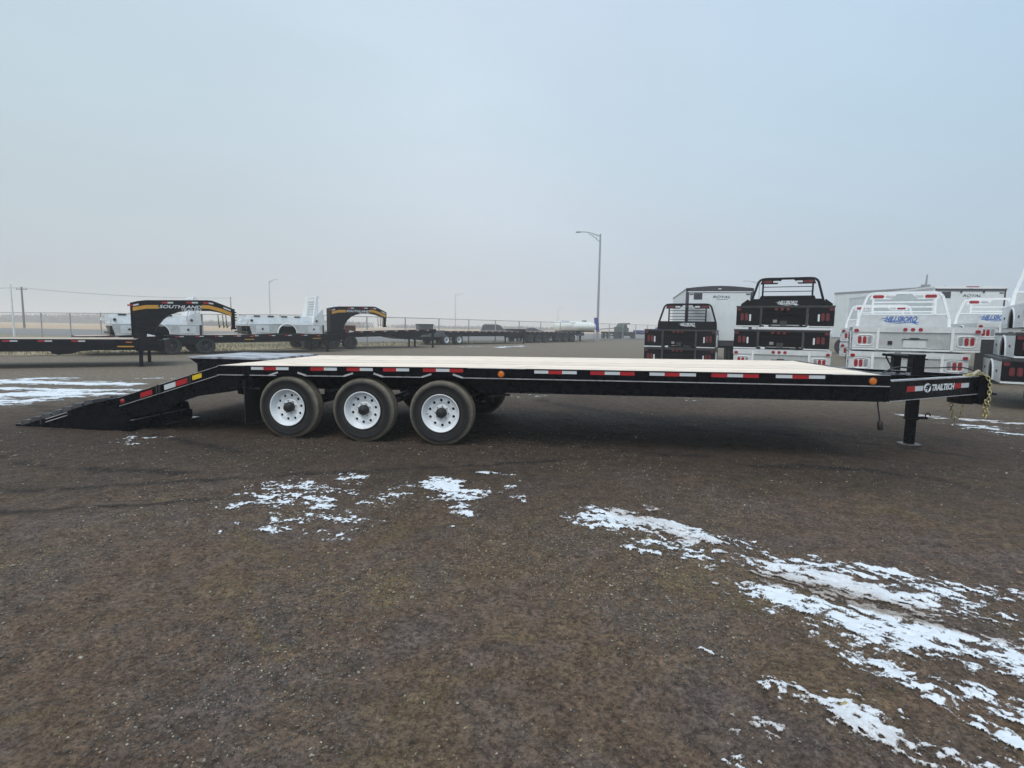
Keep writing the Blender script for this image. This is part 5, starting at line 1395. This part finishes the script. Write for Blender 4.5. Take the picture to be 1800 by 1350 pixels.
pal = np.array([(0.30, 0.25, 0.14), (0.38, 0.32, 0.19), (0.24, 0.20, 0.12), (0.20, 0.19, 0.10)])
tint = np.ones((n*3, 4)); tint[:, :3] = np.repeat(pal[rng.integers(0, 4, n)], 3, axis=0)
o = tinted('dry_grass', V.reshape(-1, 3), np.arange(n*3).reshape(-1, 3), M['grass'], tint); tag(o, 'dry yellow grass along the fence', 'grass', None, 'stuff')

# far bare tree belt along the horizon: many twig cards spread through real depth
def tree_mass(name, n, xr, yr, hh, seed, label):
    r_ = np.random.default_rng(seed); V = []; 
    x = r_.uniform(*xr, n); y = r_.uniform(*yr, n); env = hh*(0.35+0.9*fbm(x/16, y/60, seed, 3))*np.clip(fbm(x/60, y*0, seed+5, 2)*2.2-0.45, 0.12, 1)
    z = r_.random(n)**1.3*env; s = r_.uniform(0.25, 0.8, n)
    a = r_.uniform(0, 2*PI, n); tl = r_.uniform(0.6, 2.2, n)
    V = np.stack([np.stack([x-s*0.35*np.cos(a), y-s*0.35*np.sin(a), z], -1), np.stack([x+s*0.35*np.cos(a), y+s*0.35*np.sin(a), z+0.1*s], -1), np.stack([x+r_.normal(0, 0.5, n), y+r_.normal(0, 0.5, n), z+s*tl], -1)], 1)
    o = mesh_np(name, V.reshape(-1, 3), np.arange(n*3).reshape(-1, 3), M['twig']); tag(o, label, 'trees', None, 'stuff'); return o
tree_mass('distant_trees', 26000, (-330, -150), (285, 330), 5.6, 3, 'hazy belt of bare trees on the left horizon')
tree_mass('distant_trees', 9000, (-150, -70), (230, 280), 4.2, 9, 'faint bare shrubs on the horizon behind the leftmost neck')
tree_mass('distant_trees', 5000, (-70, 30), (300, 340), 3.0, 15, 'thin hazy shrubs on the middle horizon')

# ================================================================== SNOW
# each patch: list of blobs (x, y, rx, ry, angle) in metres on the ground; ragged by noise
def in_poly(px, py, poly):
    c = np.zeros(px.shape, bool); n = len(poly); d = np.full(px.shape, 1e9)
    for i in range(n):
        x1, y1 = poly[i]; x2, y2 = poly[(i+1) % n]
        c ^= ((y1 > py) != (y2 > py)) & (px < (x2-x1)*(py-y1)/((y2-y1) if y2 != y1 else 1e-9)+x1)
        t = np.clip(((px-x1)*(x2-x1)+(py-y1)*(y2-y1))/((x2-x1)**2+(y2-y1)**2+1e-12), 0, 1)
        d = np.minimum(d, np.hypot(px-(x1+t*(x2-x1)), py-(y1+t*(y2-y1))))
    return np.where(c, d, -d)
def snow(polys, cell, label, ang=0.0, sx_=1.0, sy_=1.0, fscale=3.0, thr=0.5, soft=0.25, hmax=0.014, seed=1, dirty=0.0, streak=2.5, clean=None):
    P_ = [p for q, _ in polys for p in q]
    x0, x1 = min(p[0] for p in P_)-0.3, max(p[0] for p in P_)+0.3; y0, y1 = min(p[1] for p in P_)-0.3, max(p[1] for p in P_)+0.3
    X, Y = np.meshgrid(np.arange(x0, x1, cell), np.arange(y0, y1, cell))
    X = X + rng.normal(0, cell*0.18, X.shape); Y = Y + rng.normal(0, cell*0.18, Y.shape)
    ca, sa = math.cos(ang), math.sin(ang); fscale = fscale*1.55; U_ = X*ca+Y*sa; W_ = -X*sa+Y*ca
    nz = fbm(U_*fscale/streak, W_*fscale, seed, 6, 0.62); fine = fbm(U_*fscale*5/streak*1.5, W_*fscale*5, seed+40, 4, 0.55)
    best = np.full(X.shape, -9.0)
    for q, bias in polys:
        s = in_poly(X, Y, q); best = np.maximum(best, np.clip(s/soft, -6, 1.0)*0.30 + bias)
    T = best + (nz-0.5)*1.55 + (fine-0.5)*1.15 - thr + 0.5 - 0.32
    Z = ground_h(X, Y) + np.clip(T*0.035, -0.003, hmax*0.7)*(0.75+0.5*fine) + 0.0015
    ok = T > -0.03
    idx = np.arange(X.size).reshape(X.shape)
    f = ok[:-1, :-1] & ok[:-1, 1:] & ok[1:, 1:] & ok[1:, :-1]
    Fq = np.stack([idx[:-1, :-1], idx[:-1, 1:], idx[1:, 1:], idx[1:, :-1]], -1)[f]
    if not len(Fq): return
    used = np.unique(Fq); remap = np.full(X.size, -1); remap[used] = np.arange(len(used))
    V = np.stack([X.ravel()[used], Y.ravel()[used], Z.ravel()[used]], -1)
    o = mesh_np('snow_patch', V, remap[Fq], M['snow'], True)
    dirt = fbm(U_*1.3/streak, W_*1.3, seed+90, 4)
    if clean is not None: dirty = dirty*(1-np.clip(in_poly(X, Y, clean).ravel()[used]/0.05+0.5, 0, 1))
    th_ = np.clip(T.ravel()[used]*3.0 + 0.16, 0, 1) - np.clip((dirt.ravel()[used]-0.36)*4.5, 0, 1)*dirty
    a = o.data.attributes.new('thick', 'FLOAT', 'POINT'); a.data.foreach_set('value', th_.astype(np.float32))
    a = o.data.attributes.new('cover', 'FLOAT', 'POINT'); a.data.foreach_set('value', np.clip(T.ravel()[used]*1.6, -0.1, 1).astype(np.float32))
    tag(o, label, 'snow', None, 'stuff'); return o
# left, beyond the ramp: two broad bands with tyre tracks
snow([([(-14.5, 11.6), (-12.1, 12.85), (-11.6, 13.2), (-10.2, 12.6), (-9.3, 12.6), (-8.5, 12.5), (-8.1, 12.0), (-8.3, 11.75), (-10.5, 11.9), (-12.6, 11.5)], 0.42),
      ([(-13.5, 10.9), (-11.0, 11.5), (-8.2, 11.4), (-7.5, 11.05), (-8.6, 10.9), (-11, 10.8)], 0.40),
      ([(-12.5, 9.6), (-11.0, 10.6), (-8.6, 10.7), (-7.6, 10.6), (-7.9, 9.85), (-8.4, 9.3), (-8.8, 8.9), (-10.5, 8.8)], 0.42)], 0.035, 'broad band of snow behind the lowered ramp at left', 0.12, fscale=1.2, soft=0.3, seed=2, streak=3.5, hmax=0.02)
snow([([(-9.3, 13.45), (-8.8, 13.75), (-8.4, 13.75), (-8.5, 13.4)], 0.22)], 0.03, 'small snow streak above the ramp rail', 0, fscale=2, seed=21)
snow([([(-4.8, 5.85), (-4.8, 6.1), (-4.5, 6.15), (-4.5, 5.85)], 0.02), ([(-4.75, 6.35), (-4.7, 6.62), (-4.2, 6.65), (-4.25, 6.3)], 0.16), ([(-4.4, 5.95), (-4.4, 6.15), (-4.1, 6.15), (-4.1, 5.95)], 0.14)], 0.014, 'small scraps of snow in front of the ramp', 0.1, fscale=6, soft=0.12, seed=5)
snow([([(-2.3, 4.35), (-2.05, 4.9), (-1.65, 4.75), (-1.3, 4.3), (-0.88, 3.62), (-1.0, 3.52), (-1.35, 3.72), (-1.65, 3.5), (-1.95, 3.9)], 0.15), ([(-2.35, 4.1), (-2.3, 4.9), (-1.3, 5.0), (-0.8, 3.7), (-1.0, 3.4), (-2.1, 3.35)], -0.10)], 0.009, 'speckled snow patch in the left foreground', 0.0, fscale=7.5, soft=0.2, seed=8, streak=1.9)
snow([([(-1.56, 4.9), (-1.5, 5.06), (-1.38, 5.0), (-1.4, 4.88)], 0.3)], 0.012, 'tiny snow fleck left of centre', 0, fscale=6, soft=0.08, seed=10)
snow([([(-1.22, 4.15), (-1.14, 4.5), (-0.95, 4.64), (-0.82, 4.5), (-0.92, 4.2)], 0.10)], 0.011, 'small snow patch between two larger ones in the foreground', 0, fscale=6, soft=0.12, seed=12)
snow([([(-0.98, 5.05), (-0.5, 4.9), (-0.2, 4.5), (-0.24, 4.2), (-0.34, 3.88), (-0.5, 4.15), (-0.6, 4.45), (-0.78, 4.75)], 0.26)], 0.011, 'solid white snow patch in the centre foreground', 0, fscale=5, soft=0.14, seed=14)
snow([([(-0.33, 5.08), (-0.15, 5.3), (0.10, 5.15), (-0.08, 4.95)], 0.12), ([(-0.22, 4.65), (-0.03, 4.82), (0.18, 4.65), (0.0, 4.43)], 0.08), ([(0.02, 4.28), (0.03, 4.38), (0.16, 4.36), (0.16, 4.26)], 0.25)], 0.012, 'scattered snow flecks right of the solid patch', 0, fscale=6, soft=0.1, seed=16)
snow([([(0.40, 4.05), (0.64, 4.2), (1.02, 4.12), (1.36, 3.8), (1.6, 3.38), (1.28, 3.36), (1.05, 3.2), (1.18, 3.12), (0.86, 3.40), (0.78, 3.62), (0.56, 3.78)], 0.30), ([(1.16, 3.2), (1.16, 3.12), (1.24, 3.0), (1.25, 3.08)], 0.36)], 0.010, 'curved snow patch right of centre, greyer along its upper side', -0.55, fscale=6, soft=0.14, seed=18, streak=2.6, dirty=0.8, clean=[(0.3, 4.2), (0.7, 4.2), (0.8, 3.8), (1.3, 3.4), (1.3, 3.1), (0.8, 3.3), (0.3, 3.8)])
snow([([(1.50, 3.36), (1.85, 3.42), (2.24, 3.10), (2.52, 2.93), (2.44, 2.76), (2.6, 2.44), (3.1, 1.95), (2.5, 1.75), (2.02, 2.02), (1.9, 2.18), (1.78, 2.35), (1.6, 2.46), (1.38, 2.66), (1.33, 2.9)], 0.20), ([(1.85, 3.42), (2.3, 3.15), (2.75, 2.85), (3.3, 2.4), (3.1, 2.2), (2.5, 2.7), (2.1, 2.95)], 0.12),
      ([(1.42, 2.66), (1.66, 2.50), (1.95, 2.28), (2.4, 2.05), (2.5, 1.95), (2.35, 2.18), (1.9, 2.5), (1.6, 2.68), (1.36, 2.86)], 0.50)], 0.0085, 'long streak of trampled snow running to the right edge of the foreground', -0.62, fscale=4.6, soft=0.14, seed=23, streak=3.0, dirty=0.8, clean=[(1.25, 2.95), (1.5, 2.86), (2.0, 2.5), (2.6, 2.1), (3.4, 1.6), (2.6, 1.5), (1.2, 2.5)])
snow([([(1.43, 2.44), (1.57, 2.46), (1.78, 2.42), (1.84, 2.2), (1.9, 2.1), (2.1, 1.95), (2.3, 1.7), (2.05, 1.55), (1.75, 1.62), (1.68, 1.86), (1.58, 1.95), (1.52, 2.1), (1.45, 2.2)], 0.18), ([(1.75, 2.1), (2.2, 1.85), (2.4, 1.6), (2.0, 1.45), (1.75, 1.6)], 0.16)], 0.0065, 'broken snow below the long streak in the right foreground', -0.7, fscale=6, soft=0.10, seed=26, streak=2.2, dirty=0.45)
snow([([(0.92, 2.06), (1.05, 2.14), (1.25, 2.03), (1.44, 1.92), (1.6, 1.74), (1.75, 1.6), (1.6, 1.4), (1.30, 1.55), (1.18, 1.76), (1.05, 1.88)], 0.13), ([(0.86, 1.9), (1.0, 1.84), (0.98, 1.76), (0.88, 1.78)], 0.24), ([(0.75, 1.66), (0.78, 1.80), (0.87, 1.70), (0.84, 1.62)], 0.34), ([(0.85, 2.24), (0.86, 2.28), (0.97, 2.28), (0.97, 2.24)], 0.42)], 0.0065, 'lowest straggling snow at the bottom right corner', -0.6, fscale=7, soft=0.08, seed=29, streak=2.2, dirty=0.5)
snow([([(6.5, 9.55), (7.35, 9.42), (8.3, 8.8), (9.5, 8.0), (9.0, 7.0), (7.6, 7.1), (7.0, 7.5), (6.7, 8.2)], -0.06), ([(6.7, 8.1), (7.2, 7.75), (8.2, 7.3), (9.5, 7.0), (9.5, 6.8), (8.0, 7.0), (6.9, 7.7)], 0.3), ([(7.6, 8.75), (8.3, 8.7), (9.5, 8.4), (9.5, 8.25), (8.2, 8.5)], 0.34)], 0.025, 'thin icy snow streaks under the trailer tongue at right', -0.35, fscale=2, soft=0.15, seed=33, streak=4, dirty=0.5)
snow([([(0.1, 11.0), (0.36, 11.5), (0.95, 11.55), (0.7, 10.9)], 0.14)], 0.022, 'snow scrap seen under the deck right of the wheels', 0, fscale=3, seed=35)
snow([([(3.5, 11.4), (4.0, 10.85), (4.15, 10.3), (3.65, 10.25)], 0.05), ([(4.2, 10.7), (4.95, 10.7), (5.55, 10.5), (4.75, 10.2)], 0.0)], 0.022, 'thin snow seen under the deck toward the front', -0.3, fscale=3, seed=37, dirty=0.5)
snow([([(-1.3, 38.6), (0.8, 42.6), (-0.2, 39.2), (-0.8, 37.6)], 0.5)], 0.06, 'bright snow strip beside the far trailers', 1.1, fscale=1, seed=39, soft=0.4)
snow([([(-4.9, 37.6), (-2.1, 41.3), (-2.6, 39.4), (-3.9, 37.3)], 0.18)], 0.06, 'faint snow strip under the white-rimmed trailer', 1.0, fscale=1, seed=41, soft=0.4)

# ================================================================== GRAVEL
ico_v = []; ph = (1+5**0.5)/2
for a, b_ in ((1, ph), (-1, ph), (1, -ph), (-1, -ph)): ico_v += [(0, a, b_), (a, b_, 0), (b_, 0, a)]
ico_v = np.array(ico_v)/math.hypot(1, ph)
d_ = np.linalg.norm(ico_v[:, None]-ico_v[None], axis=-1); el = d_[d_ > 0].min()*1.1
ico_f = [(i, j, k) for i in range(12) for j in range(i+1, 12) for k in range(j+1, 12) if d_[i, j] < el and d_[j, k] < el and d_[i, k] < el]
ico_f = np.array([f if np.dot(np.cross(ico_v[f[1]]-ico_v[f[0]], ico_v[f[2]]-ico_v[f[0]]), ico_v[f[0]]) > 0 else (f[0], f[2], f[1]) for f in ico_f])
def stones(name, n, dist, size, seed, label, bright):
    r_ = np.random.default_rng(seed)
    ang = r_.uniform(-0.86, 0.86, n*3); rr = dist(r_, n*3)
    x = rr*np.sin(ang); y = rr*np.cos(ang)
    dens = fbm(x*1.1, y*1.1, 55, 4) + 0.10*np.clip(-x/2, -0.5, 1.2)
    k = r_.random(n*3) < np.clip((dens-0.38)*3.2, 0.10, 1)
    x, y = x[k][:n], y[k][:n]; n = len(x)
    s = size(r_, n)*np.clip(0.75+0.05*y, 0.7, 1.2)
    sc_ = s[:, None]*r_.uniform(0.55, 1.25, (n, 3)); sc_[:, 2] *= 0.62
    V = ico_v[None]*(1+r_.normal(0, 0.17, (n, 12, 1)))*sc_[:, None, :]
    q = r_.uniform(0, 2*PI, n); c, s_ = np.cos(q)[:, None], np.sin(q)[:, None]
    V = np.stack([V[..., 0]*c-V[..., 1]*s_, V[..., 0]*s_+V[..., 1]*c, V[..., 2]], -1)
    V += np.stack([x, y, ground_h(x, y)+sc_[:, 2]*0.15], -1)[:, None]
    F_ = (ico_f[None]+np.arange(n)[:, None, None]*12).reshape(-1, 3)
    pal = np.array([(0.075, 0.066, 0.060), (0.10, 0.088, 0.075), (0.055, 0.05, 0.052), (0.12, 0.10, 0.07), (0.09, 0.065, 0.052), (0.14, 0.125, 0.10), (0.24, 0.21, 0.16), (0.38, 0.35, 0.28), (0.24, 0.15, 0.09)])
    w = np.array([24, 20, 22, 10, 10, 7, bright*3, bright, bright*0.8]); w = w/w.sum()
    pc = pal[r_.choice(len(pal), n, p=w)]*r_.uniform(0.8, 1.25, (n, 1))*1.25
    yl = (fbm(x*0.9, y*0.9, 63, 3)+0.05*np.clip(-x, -1, 3) > 0.56) & (r_.random(n) < np.clip(0.75-0.13*y, 0.05, 0.55))      # drifts of yellowish pea gravel
    pc[yl] = np.array([0.26, 0.215, 0.115])*r_.uniform(0.5, 1.7, (yl.sum(), 1))
    tt = np.ones((n*12, 4)); tt[:, :3] = np.repeat(pc, 12, axis=0)
    o = tinted(name, V.reshape(-1, 3), F_, M['stone'], tt); tag(o, label, 'gravel', None, 'stuff')
stones('gravel', 60000, lambda r, n: 1.3+3.6*r.random(n)**0.9, lambda r, n: 0.0024+0.0040*r.random(n)**2.2, 4, 'fine loose gravel over the near ground', 3.6)
stones('gravel', 22000, lambda r, n: 1.4+8*r.random(n)**1.1, lambda r, n: 0.0042+0.006*r.random(n)**3, 6, 'coarser pebbles over the lot', 4.5)
stones('gravel', 260, lambda r, n: 1.5+9*r.random(n), lambda r, n: 0.008+0.010*r.random(n)**2, 8, 'scattered larger stones over the lot', 6.0)
# a pale husk lying on the snow at lower right
b = MB(); b.tube([(0, 0, 0.012), (0.02, 0.012, 0.02), (0.045, 0.02, 0.014)], [0.003, 0.006, 0.002], 6); b.tube([(0.0, 0.012, 0.012), (0.025, 0.018, 0.018), (0.04, 0.034, 0.012)], [0.002, 0.005, 0.002], 6)
o = b.build('dry_husk', M['straw']); o.location = (1.255, 1.915, 0.0); tag(o, 'pale straw husk lying on the snow at lower right', 'husk')
